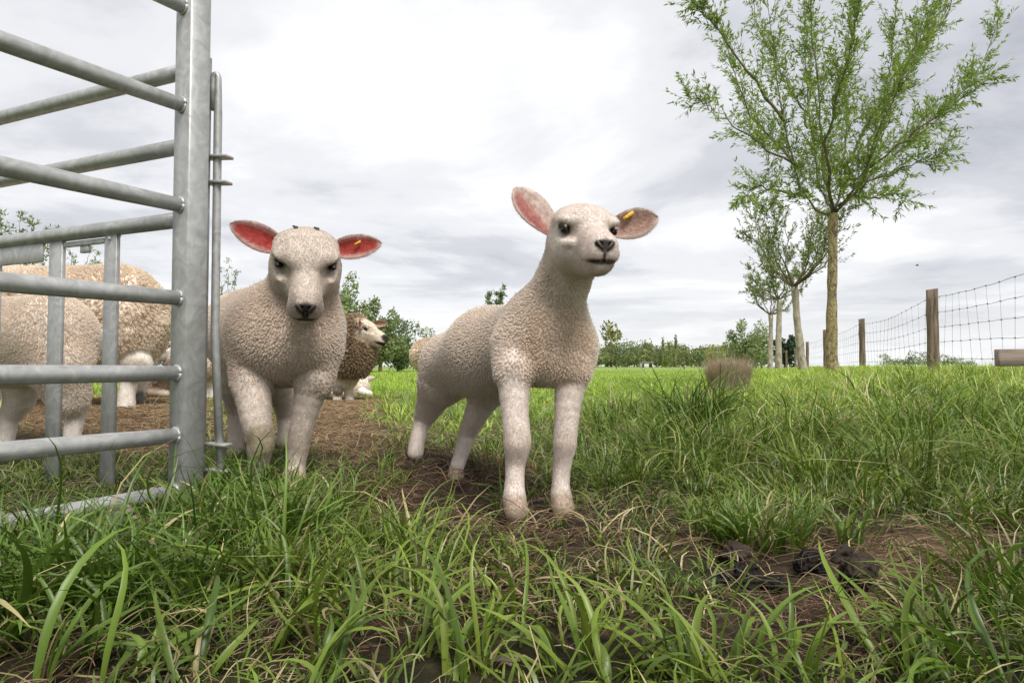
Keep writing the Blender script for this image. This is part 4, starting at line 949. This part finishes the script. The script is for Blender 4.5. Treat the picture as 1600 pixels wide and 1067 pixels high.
    # compact far trees: canopy of leaf clumps
    def far_tree(px, top, wpx, D, cols, label, seed, group=None, bot=578, n=1000, conical=False, leafs=1.0, K=16, low=True):
        rs = np.random.default_rng(seed); b = H(px, bot, D); t = H(px, top, D); hgt = t[2] - b[2]; w = pr(wpx, D)
        zg = Z0(b[0], D); b[2] = zg; hgt = t[2] - zg
        R = thing('broadleaf_tree' if not conical else 'conical_tree', label, 'tree', group, (b[0], D, zg))
        nt_ = 9; P = b + np.array([0, 0, 1]) * (hgt * .55 * np.linspace(-.05, 1, nt_))[:, None]; MB().tube(P, np.linspace(.028, .012, nt_) * hgt, 8).build('trunk', M_bark, R)
        cc = rs.standard_normal((K, 3)) * [.34, .34, .40] - [0, 0, .10]; cc = cc / np.maximum(1, np.linalg.norm(cc, axis=1, keepdims=True) / .66)
        if low: cc[:K // 2, 2] = -.25 - .45 * rs.random(K // 2)
        if conical: zz2 = rs.random(K) * 1.8 - .9; cc = np.stack([rs.standard_normal(K) * .3 * (1 - zz2) / 2, rs.standard_normal(K) * .3 * (1 - zz2) / 2, zz2], 1)
        rad = (.20 + .22 * rs.random(K)) * (16 / K) ** .25; i = rs.integers(0, K, n)
        od = nrm(rs.standard_normal((n, 3))); q = cc[i] + od * (rad[i] * (.6 + .5 * rs.random(n)))[:, None]
        q[:, 2] = np.maximum(q[:, 2], -.98); q = q * np.array([w * .5, w * .5, hgt * .55]) + b + [0, 0, hgt * .55]
        s = hgt * .095 * leafs; V, Q = leaf_quads(q, nrm(rs.standard_normal((n, 3)) + [0, 0, .3]), nrm(od * 1.2 + cc[i] * .8 + .7 * rs.standard_normal((n, 3))), s * (.5 + rs.random(n)), s * .7 * (.5 + rs.random(n)))
        ca, cb = np.array(cols[0]), np.array(cols[1]); mv = np.clip(.55 * rs.random(K)[i] + .45 * rs.random(n), 0, 1)[:, None]
        o = mesh_np('crown', V, Q, M_leaf, R, {'pigment': np.repeat(ca * (1 - mv) + cb * mv, 4, 0)}, smooth=False); o['kind'] = 'stuff'
    # trees of the left clump, drawn later in trees()
    a = ((.17, .22, .08), (.29, .33, .13)); b_ = ((.13, .18, .08), (.22, .27, .12)); ye = ((.25, .27, .08), (.37, .37, .12))  # far-row leaf colours, lightened to stand in for distance haze
    gl = ((.20, .26, .10), (.31, .37, .16)); gd = ((.13, .19, .08), (.23, .29, .12))
    far_tree(520, 470, 80, 39, gd, 'dark tree hidden mostly behind the stocky lamb', 38, None, n=6000, leafs=.42, K=34)
    far_tree(556, 426, 92, 34, gl, 'tall light tree rising right behind the ewe', 31, None, n=6500, leafs=.36, K=40)
    far_tree(594, 466, 92, 38, gl, 'rounded pale tree right of the ewe face', 32, None, n=6500, leafs=.42, K=34)
    far_tree(622, 498, 100, 40, gd, 'dense dark shrubby tree in the middle of the left clump', 33, None, n=7000, leafs=.46, K=34)
    far_tree(660, 512, 96, 42, gl, 'low pale shrubby tree at the right end of the left clump', 34, None, n=6000, leafs=.48, K=32)
    far_tree(702, 520, 70, 46, gl, 'low shrubby tree behind the back of the standing lamb', 35, None, n=4500, leafs=.5, K=26)
    g3 = ((.22, .28, .11), (.33, .39, .17))
    far_tree(1166, 488, 72, 60, g3, 'pale green bushy willow, first of the far ones left of the slim trunks', 24, None, n=6000, leafs=.42, K=36)
    far_tree(1190, 520, 40, 72, g3, 'pale green bushy willow seen between the slim trunks', 25, None, n=2200, leafs=.7, K=20)
    far_tree(1142, 530, 44, 110, g3, 'far pale green bush above the dry brown clump', 26, None, n=2000, leafs=.7, K=20)
    rs = np.random.default_rng(8)
    grp = 'trees of the far row across the field'
    x = 690
    k = 0
    while x < 1160:      # a darker second row fills the gaps of the first
        far_tree(x, 535 + 7 * rs.random(), 70 + 30 * rs.random(), 262, ((.14, .19, .085), (.22, .27, .12)), 'one of the darker trees filling the back of the far row across the field', 300 + k, 'darker trees at the back of the far row', n=1400, leafs=1.15)
        x += 24 + 10 * rs.random(); k += 1
    x = 690; k = 0
    while x < 1160:
        wv = 26 + 18 * rs.random(); tp = 529 + 9 * rs.random() + (2 if x > 1000 else 4)
        ci = rs.integers(0, 4) if not (1095 < x < 1150) else 3
        far_tree(x, tp, wv * 2.0, 190 + 50 * rs.random(), (a, a, b_, ye)[ci], ('fresh green tree in the front line of the far row', 'fresh green tree in the front line of the far row', 'dark green tree in the front line of the far row', 'yellow green tree in the front line of the far row')[ci], 100 + k, grp, n=1100)
        x += wv * .42; k += 1
    far_tree(955, 498, 48, 230, ye, 'lone airy yellow green tree standing above the far row', 70, None, n=520, leafs=.7, low=False)
    for px, lb in ((1036, 'leftmost of three dark pointed conifers in the far row'), (1046, 'middle one of three dark pointed conifers in the far row'), (1056, 'rightmost of three dark pointed conifers in the far row')): far_tree(px, 529 + (px % 3) * 2, 10, 185, b_, lb, 71 + px, grp, n=260, conical=True, leafs=.6)
    far_tree(1040, 553, 18, 160, ((.14, .2, .03), (.22, .28, .05)), 'small bright green round bush in front of the far row', 75, None, n=350)
    far_tree(1226, 506, 52, 95, ((.022, .045, .02), (.055, .09, .04)), 'dark dense tree between the second and third willow trunks', 76, None, n=2200, leafs=.8)
    for k, (px, tp, wv) in enumerate(((1392, 552, 56), (1420, 549, 60), (1446, 551, 52), (1482, 550, 56), (1508, 557, 44))):
        far_tree(px, tp, wv, 120, b_ if k % 2 else a, ('left end of the low hedge trees behind the fence', 'hedge tree left of the thick fence post', 'hedge tree directly behind the thick fence post', 'hedge tree right of the thick fence post', 'right end of the low hedge trees behind the fence')[k], 80 + k, 'low hedge trees behind the fence', n=700)
    for k, (px, lb) in enumerate(((226, 'green hedge tree just right of the shaggy ewe rump'), (262, 'green hedge tree just left of the gate post'))):
        far_tree(px, 511 + 3 * k, 70, 60, ((.10, .19, .035), (.18, .28, .06)), lb, 90 + k, 'hedge trees behind the gate post', n=1500)
    # shed in front of the far row
    D = 150; c = H(1010, 572, D); R = thing('shed', 'tiny white shed with dark doorway at the foot of the far trees', 'shed', None, (c[0], D, 0))
    w_, h_ = pr(18, D) / 2, 1.0
    V, Q, T = bevel_box((c[0], D, h_ / 2), np.eye(3), (w_, 1.2, h_ / 2), .01); MB().add(V, Q, T).build('wall', M_white, R, smooth=False)
    V, Q, T = bevel_box((c[0], D, h_ + .14), np.eye(3), (w_ + .2, 1.4, .13), .05); MB().add(V, Q, T).build('roof', M_roof, R, smooth=False)
    for dx, ww in ((.55, .38), (-.75, .22)):
        V, Q, T = bevel_box((c[0] + dx * w_, D - 1.21, .45), np.eye(3), (ww, .02, .4), .003); MB().add(V, Q, T).build('doorway', M_dark, R, smooth=False)
    # lone stakes out in the field
    for px, D, lb in ((1069, 60, 'thin dark stake alone in the bright field right of the lamb'), (963, 75, 'thin pale stake in the field close to the far trees')):
        c = H(px, 577, D); z = Z0(c[0], D); o = MB().tube(np.array([[c[0], D, z - .1], [c[0], D, z + .5], [c[0] + .01, D, z + .62]]), [.045, .045, .03], 8).build('field_stake', M_wood, None); tag(o, lb, 'stake')

def bird():
    c = H(1433, 415, 44); R = thing('bird', 'small dark bird far up in the clouds above the fence', 'bird', None, tuple(c))
    MB().tube([c + [-.09, 0, -.01], c + [-.04, 0, 0], c + [.04, 0, .01], c + [.085, 0, .02], c + [.11, 0, .015]], [.006, .03, .036, .024, .004], 8).build('body', M_bird, R)
    for s in (-1, 1):
        V = np.array([c + [.03, 0, .015], c + [-.03, 0, .015], c + [-.05, s * .1, .07], c + [.0, s * .12, .08], c + [-.07, s * .2, .05], c + [.028, 0, .022], c + [-.028, 0, .022], c + [-.05, s * .1, .077], c + [.0, s * .12, .087]])
        MB().add(V, [[0, 1, 2, 3], [5, 8, 7, 6]], [[3, 2, 4], [8, 4, 7]]).build('wing', M_bird, R)

# ------------------------------------------------------------------ mud clods, stones
def lump(name, px, py, Y, r, mat, label, cat, seed, sq=(1, 1, .8)):
    rs = np.random.default_rng(seed); c = H(px, py, Y); P = Prims()
    for k in range(7): P.ell(c + rs.standard_normal(3) * r * .42 * np.array(sq), r * (.35 + .4 * rs.random(3)) * np.array(sq), k=r * .3)
    V, Q = implicit_mesh(P.L, r * .065); N = vnormals(V, Q)
    V = V + N * (r * .16 * vnoise(V, 2.2 / r) + r * .16 * vnoise(V, 5 / r, 3.) + r * .08 * vnoise(V, 11 / r, 5.))[:, None]
    zg = Z0(c[0], Y); V[:, 2] -= max(0, V[:, 2].min() - zg + .01)
    o = mesh_np(name, V, Q, mat, None); tag(o, label, cat)
def clods():
    lump('mud_clod', 1270, 864, 1.085, .021, M_mud, 'shiny black clod of dung in the trampled grass', 'clod', 1, (1.1, 1, .9))
    lump('mud_clod', 1340, 886, .985, .031, M_clay, 'largest brown lump of mud right of the black clod', 'clod', 2, (1, .8, 1.0))
    lump('mud_clod', 1172, 884, 1.03, .025, M_mud, 'flat dark lump of mud left of the black clod', 'clod', 3, (1.3, 1, .6))
    lump('mud_clod', 1140, 858, 1.13, .022, M_clay, 'small brown lump of mud at the foot of the bright grass tuft', 'clod', 6, (1.4, 1, .6))
    lump('stone', 205, 812, 1.45, .04, M_stone, 'pale stone in the grass under the lowest rail', 'stone', 4, (1.6, 1, .6))
    lump('stone', 795, 1050, .78, .032, M_stone, 'pale pinkish stone half hidden by grass at the bottom', 'stone', 5, (1.3, 1, .7))

# ------------------------------------------------------------------ grass
def blades(name, Rt, L, Wd, az, lean, bend, col, tipc, nseg=4, fold=False, mat=None, label=None, curl_side=None):
    N = len(Rt); t = np.linspace(0, 1, nseg + 1)
    th = lean[:, None] + bend[:, None] * t[None] ** 1.3
    ds = (L / nseg)[:, None]; hx = np.concatenate([np.zeros((N, 1)), np.cumsum(np.sin((th[:, :-1] + th[:, 1:]) / 2) * ds, 1)], 1); hz_ = np.concatenate([np.zeros((N, 1)), np.cumsum(np.cos((th[:, :-1] + th[:, 1:]) / 2) * ds, 1)], 1)
    cs = curl_side if curl_side is not None else np.zeros(N)
    aa = az[:, None] + cs[:, None] * t[None] ** 2
    X = Rt[:, 0:1] + hx * np.cos(aa); Y = Rt[:, 1:2] + hx * np.sin(aa); Z = Rt[:, 2:3] + hz_
    # keep blades above the ground
    if nseg >= 3: Z = np.maximum(Z, (Rt[:, 2:3] - .004) + .004 * t[None] + 0 * Z)
    wp = np.minimum(1, .55 + 1.6 * t) * (1 - t ** 2.2) ** .8; wp[-1] = 0
    tw = (rng.random(N) - .5) * 1.2
    wa = aa + np.pi / 2; wdir = np.stack([np.cos(wa) * np.cos(tw)[:, None], np.sin(wa) * np.cos(tw)[:, None], np.sin(tw)[:, None] * np.ones_like(wa)], -1)
    Pm = np.stack([X, Y, Z], -1); half = (Wd * .5)[:, None, None] * wp[None, :, None] * wdir
    if fold:
        nrmv = np.stack([-np.cos(th) * np.cos(aa), -np.cos(th) * np.sin(aa), np.sin(th)], -1)
        Vs = np.stack([Pm + half, Pm - nrmv * (Wd * .22)[:, None, None] * wp[None, :, None], Pm - half], 2)[:, :-1]; per = nseg * 3 + 1
        V = np.concatenate([Vs.reshape(N, -1, 3), Pm[:, -1:]], 1).reshape(-1, 3); b = (np.arange(N) * per)[:, None]
        q = []; 
        for i in range(nseg - 1):
            for j in range(2): q.append([i * 3 + j, i * 3 + j + 1, i * 3 + 3 + j + 1, i * 3 + 3 + j])
        tr = [[(nseg - 1) * 3 + j, (nseg - 1) * 3 + j + 1, nseg * 3] for j in range(2)]
        tt = np.concatenate([np.repeat(t[:-1], 3), [1]])
    else:
        Vs = np.stack([Pm + half, Pm - half], 2)[:, :-1]; per = nseg * 2 + 1
        V = np.concatenate([Vs.reshape(N, -1, 3), Pm[:, -1:]], 1).reshape(-1, 3); b = (np.arange(N) * per)[:, None]
        q = [[i * 2, i * 2 + 1, i * 2 + 3, i * 2 + 2] for i in range(nseg - 1)]; tr = [[(nseg - 1) * 2, (nseg - 1) * 2 + 1, nseg * 2]]
        tt = np.concatenate([np.repeat(t[:-1], 2), [1]])
    F = []
    if q: F.append((b[:, None, :] + np.array(q)[None]).reshape(-1, 4))
    F.append((b[:, None, :] + np.array(tr)[None]).reshape(-1, 3))
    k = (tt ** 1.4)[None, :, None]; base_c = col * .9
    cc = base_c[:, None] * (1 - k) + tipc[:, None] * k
    o = mesh_np(name, V, F, mat or M_grass, None, {'pigment': cc.reshape(-1, 3)}, smooth=True)
    tag(o, label, None, kind='stuff'); return o
def wedge(n, y0, y1, um=-330, uM=1930):
    Y = np.sqrt(y0 * y0 + (y1 * y1 - y0 * y0) * rng.random(n)); u = um + (uM - um) * rng.random(n); return (u - 800) / FPX * Y, Y
GA, GB, GC, GD = np.array([.036, .076, .009]), np.array([.104, .190, .022]), np.array([.28, .34, .046]), np.array([.40, .33, .16])
def gcol(n, lushness, yellow, dry):
    a = rng.random((n, 1)); c = GA * (1 - a) + GB * a
    y = (rng.random((n, 1)) * 1.0) * np.asarray(yellow).reshape(-1, 1); c = c * (1 - y) + GC * y
    d = (rng.random((n, 1)) < np.asarray(dry).reshape(-1, 1)); c = np.where(d, GD * (.6 + .7 * rng.random((n, 1))), c)
    return c
def near_cover(X, Y):
    """(cover, long-grass, yellow) of the near meadow"""
    u, v = uv(X, Y); b = bare(u, v, X, Y)
    lush = np.clip(1.0 * el(u, v, 120, 880, 330, 120) + .9 * el(u, v, 350, 840, 190, 70) + .5 * el(u, v, 560, 900, 200, 60) + .9 * el(u, v, 1600, 960, 190, 120) + .35 * el(u, v, 650, 980, 280, 90) + .45 * el(u, v, 900, 1060, 500, 70), 0, 1)
    yel = np.clip(.25 + .55 * el(u, v, 620, 960, 300, 130) + .4 * el(u, v, 1000, 1050, 400, 100) + .35 * sst(2.5, 7, Y) + .25 * el(u, v, 1250, 760, 300, 60) - .3 * el(u, v, 150, 870, 330, 130), 0, 1)
    return b, lush, yel
def clumped(X, Y, per, spread, L, wd, ye, dry, lean=.75, bend=1.3, rad_mix=.7):
    """expand tuft centres into blades that lean outwards: returns blade arrays"""
    n = len(X); k = rng.poisson(per, n).clip(2); i = np.repeat(np.arange(n), k); m = len(i)
    r = spread[i] * np.sqrt(rng.random(m)); a = rng.random(m) * 6.283; x, y = X[i] + r * np.cos(a), Y[i] + r * np.sin(a)
    az = np.where(rng.random(m) < rad_mix, a + .55 * rng.standard_normal(m), rng.random(m) * 6.283)
    sh = np.clip(.75 + .5 * rng.standard_normal(n), .35, 1.5)[i]
    c = gcol(m, 0, np.clip(ye[i] + .2 * rng.standard_normal(n)[i], 0, 1), dry[i]) * np.clip(.9 + .25 * rng.standard_normal(n), .55, 1.4)[i][:, None]
    LL = L[i] * sh * (.45 + .75 * rng.random(m)); le = lean * (.15 + .95 * r / (spread[i] + 1e-6)) * (.4 + .8 * rng.random(m)); be = bend * (.2 + 1.1 * rng.random(m))
    return np.stack([x, y, gz(x, y) - .004], -1), LL, wd[i] * (.6 + .7 * rng.random(m)), az, le, be, c
def grass():
    # 1. short tussocky turf near the camera
    n = 9300; X, Y = wedge(n, .42, 2.8); b, lu, ye = near_cover(X, Y)
    pat = .70 + .75 * fnoise2(X, Y, 3.0, 4.)
    k = rng.random(n) < np.clip(pat * np.clip(1 - 1.12 * b, 0, 1) ** 1.5, 0, 1) * .85; X, Y, b, lu, ye = X[k], Y[k], b[k], lu[k], ye[k]; n = len(X)
    L = (.05 + .075 * rng.random(n) ** 1.5) * (1 + .35 * lu) * (1 - .45 * b) * np.clip(.5 + .32 * Y, .5, 1.1) * (1 - .5 * sst(-.05, -.3, X) * sst(1.15, 1.4, Y))
    A = clumped(X, Y, 13, .012 + .03 * rng.random(n), L, .0022 + .0030 * rng.random(n), ye, .10 + .3 * b)
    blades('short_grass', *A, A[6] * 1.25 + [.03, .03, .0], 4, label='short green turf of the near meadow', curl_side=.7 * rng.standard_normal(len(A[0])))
    # 2. long arching blades in tufts
    Rt, Ls, Az, Le, Be, Cc, Wd = [], [], [], [], [], [], []
    def tuft(x, y, nb, L0, spread, wid, ye, lean=.5, azm=None, azs=9, dry=.06, bend=1.3):
        r = spread * np.sqrt(rng.random(nb)); a = rng.random(nb) * 6.283
        xx, yy = x + r * np.cos(a), y + r * np.sin(a); Rt.append(np.stack([xx, yy, gz(xx, yy) - .006], -1))
        Az.append((a + .8 * rng.standard_normal(nb)) if azm is None else azm + azs * rng.standard_normal(nb)); Ls.append(L0 * (.45 + .75 * rng.random(nb)))
        Le.append(lean * rng.random(nb)); Be.append(bend * (.35 + 1.0 * rng.random(nb))); Cc.append(gcol(nb, 0, np.full(nb, ye), np.full(nb, dry))); Wd.append(wid * (.55 + .7 * rng.random(nb)))
    n = 900; X, Y = wedge(n, .55, 2.3); b, lu, ye = near_cover(X, Y)
    for x, y, bb_, l_, e_ in zip(X, Y, b, lu, ye):
        if rng.random() < l_ * 1.0 * (1 - .7 * bb_):
            if y < .75 and rng.random() < .55: continue
            u_, v_ = uv(x, y); right = u_ > 1350
            if v_ < 800 and u_ < 520: continue
            if u_ < 330 and v_ < 900 and rng.random() < .85: continue
            tuft(x, y, int(rng.integers(8, 20)), .10 + .11 * rng.random() * (.6 + .6 * l_), .035, .006, e_, 1.0, (math.pi + .35 if right else None), .45)
    for _ in range(70):       # rough tussocks between the middle lamb and the fence
        u_ = 930 + 760 * rng.random(); v_ = 632 + 130 * rng.random() ** 1.3; Yg = .32 * FPX / (v_ - 572); x = (u_ - 800) / FPX * Yg
        if bare(np.array([u_]), np.array([v_]), np.array([x]), np.array([Yg]))[0] > .35: continue
        tuft(x, Yg, int(rng.integers(30, 90)), .15 + .20 * rng.random() ** 1.5, .06 + .06 * rng.random(), .0036 + .001 * Yg, .25 + .55 * rng.random(), .85, None, .5, .08, 1.5)
    for (px, py, nb, L0, sp, wd_, ye, ln) in ((1088, 692, 330, .36, .12, .0058, .08, .5), (1050, 735, 120, .22, .12, .005, .3, .6), (1165, 712, 120, .24, .12, .005, .25, .6), (1480, 690, 260, .31, .14, .0055, .25, .6), (1580, 700, 120, .24, .14, .0055, .3, .6),
                                               (1350, 690, 120, .20, .16, .005, .45, .7), (1250, 700, 100, .18, .14, .005, .45, .7), (1190, 850, 190, .115, .075, .006, .22, .35), (1130, 835, 120, .10, .07, .0055, .3, .4), (945, 690, 60, .24, .05, .005, .2, .3), (960, 760, 80, .14, .08, .004, .3, .6),
                                               (330, 815, 130, .13, .06, .006, .05, .8), (385, 775, 130, .15, .07, .006, .05, .8), (480, 810, 90, .12, .08, .005, .2, .8), (110, 930, 170, .14, .10, .007, .05, .9), (30, 930, 160, .15, .12, .007, .08, .9), (250, 930, 150, .14, .09, .007, .05, .9), (60, 850, 60, .07, .10, .006, .1, .9), (180, 850, 50, .07, .09, .006, .1, .9), (420, 850, 150, .15, .09, .007, .08, .9),
                                               (1015, 650, 60, .16, .1, .004, .5, .7), (640, 705, 90, .12, .09, .004, .5, .8), (590, 760, 70, .12, .08, .004, .4, .8), (760, 735, 60, .12, .09, .004, .3, .7), (1330, 850, 24, .11, .03, .007, .3, .3)):
        p = np.array([(px - 800) / FPX, 1.0]); Yg = .32 * FPX / (py - 572); tuft(p[0] * Yg, Yg, nb, L0, sp, wd_, ye, ln)
    # the big bright blades right in front of the lens
    for (px, py, nb, L0, az_, ye) in ((420, 1000, 7, .24, .5, .5), (560, 980, 9, .22, 2.4, .55), (600, 930, 9, .20, .4, .5), (660, 1010, 8, .24, 1.2, .6), (720, 1040, 8, .26, 2.0, .6), (780, 1000, 7, .22, .7, .5), (880, 1040, 8, .24, 2.6, .5), (960, 1060, 9, .22, .6, .6), (1060, 1050, 9, .24, 2.2, .5), (1140, 1040, 8, .24, .3, .55),
                                       (1210, 1060, 7, .22, .2, .5), (1400, 1040, 6, .24, 2.4, .35), (1450, 1050, 7, .22, 1.9, .35), (1540, 1060, 10, .26, 2.8, .2), (300, 1050, 8, .22, 1.9, .5), (200, 1060, 8, .24, .6, .4), (90, 1040, 9, .26, .5, .2), (20, 1000, 9, .26, .2, .1), (500, 1060, 9, .22, .9, .5)):
        Yg = .32 * FPX / (py - 572); tuft((px - 800) / FPX * Yg, Yg, nb, L0 * .72, .025, .0098, ye, .95, az_, .7, .06, 1.6)
    Rt, Ls, Az, Le, Be, Cc, Wd = np.vstack(Rt), *(np.concatenate(a) for a in (Ls, Az, Le, Be)), np.vstack(Cc), np.concatenate(Wd)
    # nothing grows through the animals' near side or right at the lens
    kk = np.hypot(Rt[:, 0], Rt[:, 1]) > .45; Rt, Ls, Az, Le, Be, Cc, Wd = (a[kk] for a in (Rt, Ls, Az, Le, Be, Cc, Wd))
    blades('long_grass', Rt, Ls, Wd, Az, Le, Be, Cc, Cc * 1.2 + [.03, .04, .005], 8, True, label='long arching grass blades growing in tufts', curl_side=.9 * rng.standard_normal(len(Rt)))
    # 3. dead stems and straw: thin curled stalks lying over each other
    n = 210000; X, Y = wedge(n, .45, 4.2); u, v = uv(X, Y); b = bare(u, v, X, Y)
    core = np.clip(1.1 * el(u, v, 690, 785, 85, 26, -10) + el(u, v, 120, 655, 190, 45) + .9 * el(u, v, 530, 670, 50, 50), 0, 1)
    k = rng.random(n) < np.clip(.10 + .70 * b, 0, 1) * (1 - .9 * core) * np.clip(.55 + 1.0 * fnoise2(X, Y, 4, 2.), .04, 1); X, Y, b = X[k], Y[k], b[k]; n = len(X)
    a = rng.random((n, 1)) ** 2.2; c = np.where(b[:, None] > .3, np.array([.40, .28, .16]) * a + np.array([.075, .040, .026]) * (1 - a), np.array([.50, .43, .22]) * a + np.array([.20, .17, .08]) * (1 - a))
    L = (.025 + .085 * rng.random(n) ** 1.4); az = rng.random(n) * 6.283; cv = .75 * rng.standard_normal(n) * (1 + 2.2 * (rng.random(n) < .15)); el_ = .02 + .5 * rng.random(n) ** 2; t = np.linspace(0, 1, 6)
    kk = np.cumsum((rng.random((n, 6)) < .16) * 1.1 * rng.standard_normal((n, 6)), 1); th = az[:, None] + cv[:, None] * t[None] + kk; st = L[:, None] / 5
    xx = X[:, None] + np.cumsum(np.cos(th) * st, 1); yy = Y[:, None] + np.cumsum(np.sin(th) * st, 1)
    zz_ = gz(xx, yy) + .002 + .012 * rng.random((n, 1)) * b[:, None] + L[:, None] * el_[:, None] * np.sin(t * 2.6)[None] * (.55 + .5 * rng.random((n, 1)))
    S = np.stack([xx, yy, zz_], -1); rad = (.00035 + .0006 * rng.random((n, 1)) ** 1.5) * np.array([1, 1, .95, .85, .7, .4])[None]
    o = add_curves('dead_grass', S, rad, np.repeat(c[:, None], 6, 1), M_dead, None); tag(o, 'dry tan and brown dead grass stems lying over the soil', None, kind='stuff')
    n = 90000; X, Y = wedge(n, 2.4, 7.2, -330, 760); u, v = uv(X, Y); z_ = np.clip(1.2 * el(u, v, 120, 655, 180, 42) + el(u, v, 528, 662, 52, 52) + .6 * el(u, v, 230, 690, 80, 30), 0, 1); k = rng.random(n) < z_; X, Y = X[k], Y[k]; n = len(X)
    a = rng.random((n, 1)); c = np.array([.42, .30, .17]) * a + np.array([.14, .085, .05]) * (1 - a); L = .02 + .05 * rng.random(n); az = rng.random(n) * 6.283; t = np.linspace(0, 1, 3)
    xx = X[:, None] + np.cos(az)[:, None] * L[:, None] * t; yy = Y[:, None] + np.sin(az)[:, None] * L[:, None] * t; zz_ = gz(xx, yy) + .003 + .014 * rng.random((n, 1)) + (rng.random((n, 1)) - .4) * .015 * t
    o = add_curves('litter', np.stack([xx, yy, zz_], -1), (.0006 + .0009 * rng.random((n, 1))) * np.array([1, 1, .6])[None] * (Y / 2.6)[:, None], np.repeat(c[:, None], 3, 1), M_dead, None); tag(o, 'short brown chips of straw trodden into the worn ground', None, kind='stuff')
    n = 9000; X, Y = wedge(n, .6, 4.0); u, v = uv(X, Y); b = bare(u, v, X, Y); k = rng.random(n) < .35 + .4 * b; X, Y = X[k], Y[k]; n = len(X); a = rng.random((n, 1))
    c = np.array([.52, .44, .24]) * a + np.array([.24, .18, .09]) * (1 - a)
    blades('straw', np.stack([X, Y, gz(X, Y)], -1), .04 + .10 * rng.random(n), .0014 + .0018 * rng.random(n), rng.random(n) * 6.283, .5 + .9 * rng.random(n), .2 + 1.2 * rng.random(n), c, c * 1.15, 4, mat=M_dead, label='pale dry straw blades among the green grass', curl_side=1.2 * rng.standard_normal(n))
    # 4. middle distance
    n = 18500; X, Y = wedge(n, 2.7, 9.5); u, v = uv(X, Y); b = bare(u, v, X, Y); ye = np.clip(.45 + .3 * sst(2.5, 7, Y) + .45 * fnoise2(X, Y, 1.2, 5.), 0, 1)
    rightb = sst(-.8, .6, X - .28 * Y)                     # rougher strip along the fence
    k = rng.random(n) < np.clip((1 - 1.15 * b), 0, 1) * np.clip(.75 + .6 * fnoise2(X, Y, 1.6, 7.), .2, 1) * (.62 + .38 * rightb); X, Y, b, ye, rightb = X[k], Y[k], b[k], ye[k], rightb[k]; n = len(X)
    L = (.05 + .05 * rng.random(n)) * (1 + .9 * rightb) * (1 + .8 * fnoise2(X, Y, 1.8, 1.))
    A = clumped(X, Y, 10, .02 + .05 * rng.random(n), L, .0048 + .0034 * rng.random(n), ye, .05 + .12 * rightb)
    A = A[:6] + (np.clip(A[6] * 1.9 * np.array([1.0, 1.0, .95]), 0, .6),)
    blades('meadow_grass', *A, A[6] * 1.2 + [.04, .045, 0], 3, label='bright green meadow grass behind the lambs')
    # 5. the field out to the trees
    n = 105000; Y = 9.0 * (45 / 9.0) ** rng.random(n); X = ((-330 + 2260 * rng.random(n)) - 800) / FPX * Y; rightb = sst(-.8, .6, X - .28 * Y)
    ye = np.clip(.65 + .35 * fnoise2(X, Y, .5, 5.), 0, 1); c = gcol(n, 0, ye, .02 + .05 * rightb) * 2.15 * np.array([1.0, 1.0, .9]); L = (.06 + .04 * rng.random(n)) * (1 + .9 * rightb) * (1 + .5 * fnoise2(X, Y, .8, 1.))
    blades('field_grass', np.stack([X, Y, gz(X, Y) - .004], -1), L, (.006 + .004 * rng.random(n)) * 1.2 * (Y / 9) ** .7, rng.random(n) * 6.283, .1 + .5 * rng.random(n), .2 + 1.0 * rng.random(n), c, c * 1.15 + [.04, .045, 0], 2, label='grass of the open field out to the far trees')
    # turf that carries on beyond both sides of the view
    n = 230000; X, Y = -5.5 + 11 * rng.random(n), -.8 + 8.3 * rng.random(n) ** 1.15; ang = np.abs(X) / np.maximum(Y, .02); sx = (800 + FPX * X / np.maximum(Y, .02)); k = ((Y < .4) | (sx < -300) | (sx > 1900)) & (np.hypot(X, Y) > .5); X, Y = X[k], Y[k]; n = len(X)
    L = (.05 + .07 * rng.random(n)) * (1 + .6 * fnoise2(X, Y, 2.2, 3.)); az = rng.random(n) * 6.283; le = .1 + .6 * rng.random(n); t = np.linspace(0, 1, 4); hx = L[:, None] * (np.sin(le)[:, None] * t + .45 * t * t); hz_ = L[:, None] * (np.cos(le)[:, None] * t - .25 * t * t)
    S = np.stack([X[:, None] + hx * np.cos(az)[:, None], Y[:, None] + hx * np.sin(az)[:, None], gz0(X, Y)[:, None] - .004 + hz_], -1); c = gcol(n, 0, np.clip(.4 + .4 * fnoise2(X, Y, 1.2, 5.), 0, 1), np.full(n, .08)) * 1.5
    o = add_curves('side_grass', S, (.0012 + .0010 * rng.random((n, 1))) * np.array([1, 1, .8, .15])[None], np.repeat(c[:, None], 4, 1), M_grass, None); tag(o, 'green turf on both sides of the trodden patch', None, kind='stuff')
    # 6. dry brown clump in the field
    n = 3600; cx = H(1139, 612, 6.6); r = .17 * np.sqrt(rng.random(n)); a = rng.random(n) * 6.283; X, Y = cx[0] + r * np.cos(a), cx[1] + .8 * r * np.sin(a)
    c = np.array([.52, .40, .30]) * (.55 + .6 * rng.random((n, 1)))
    o = blades('dry_tussock', np.stack([X, Y, gz(X, Y)], -1), .27 + .15 * rng.random(n) + .1 * (rng.random(n) < .08), np.full(n, .0035), a + .5 * rng.standard_normal(n), .02 + .22 * rng.random(n), .1 + .45 * rng.random(n), c, c * 1.15, 4, mat=M_dead)
    del o['kind']; tag(o, 'rounded clump of dry brown stalks standing in the green field', 'grass clump')

lamb_middle(); lamb_left(); ewe_far(); ewe_gate(); lamb_gate(); sheep_small()
hurdles(); fence(); trees(); bird(); clods(); grass()
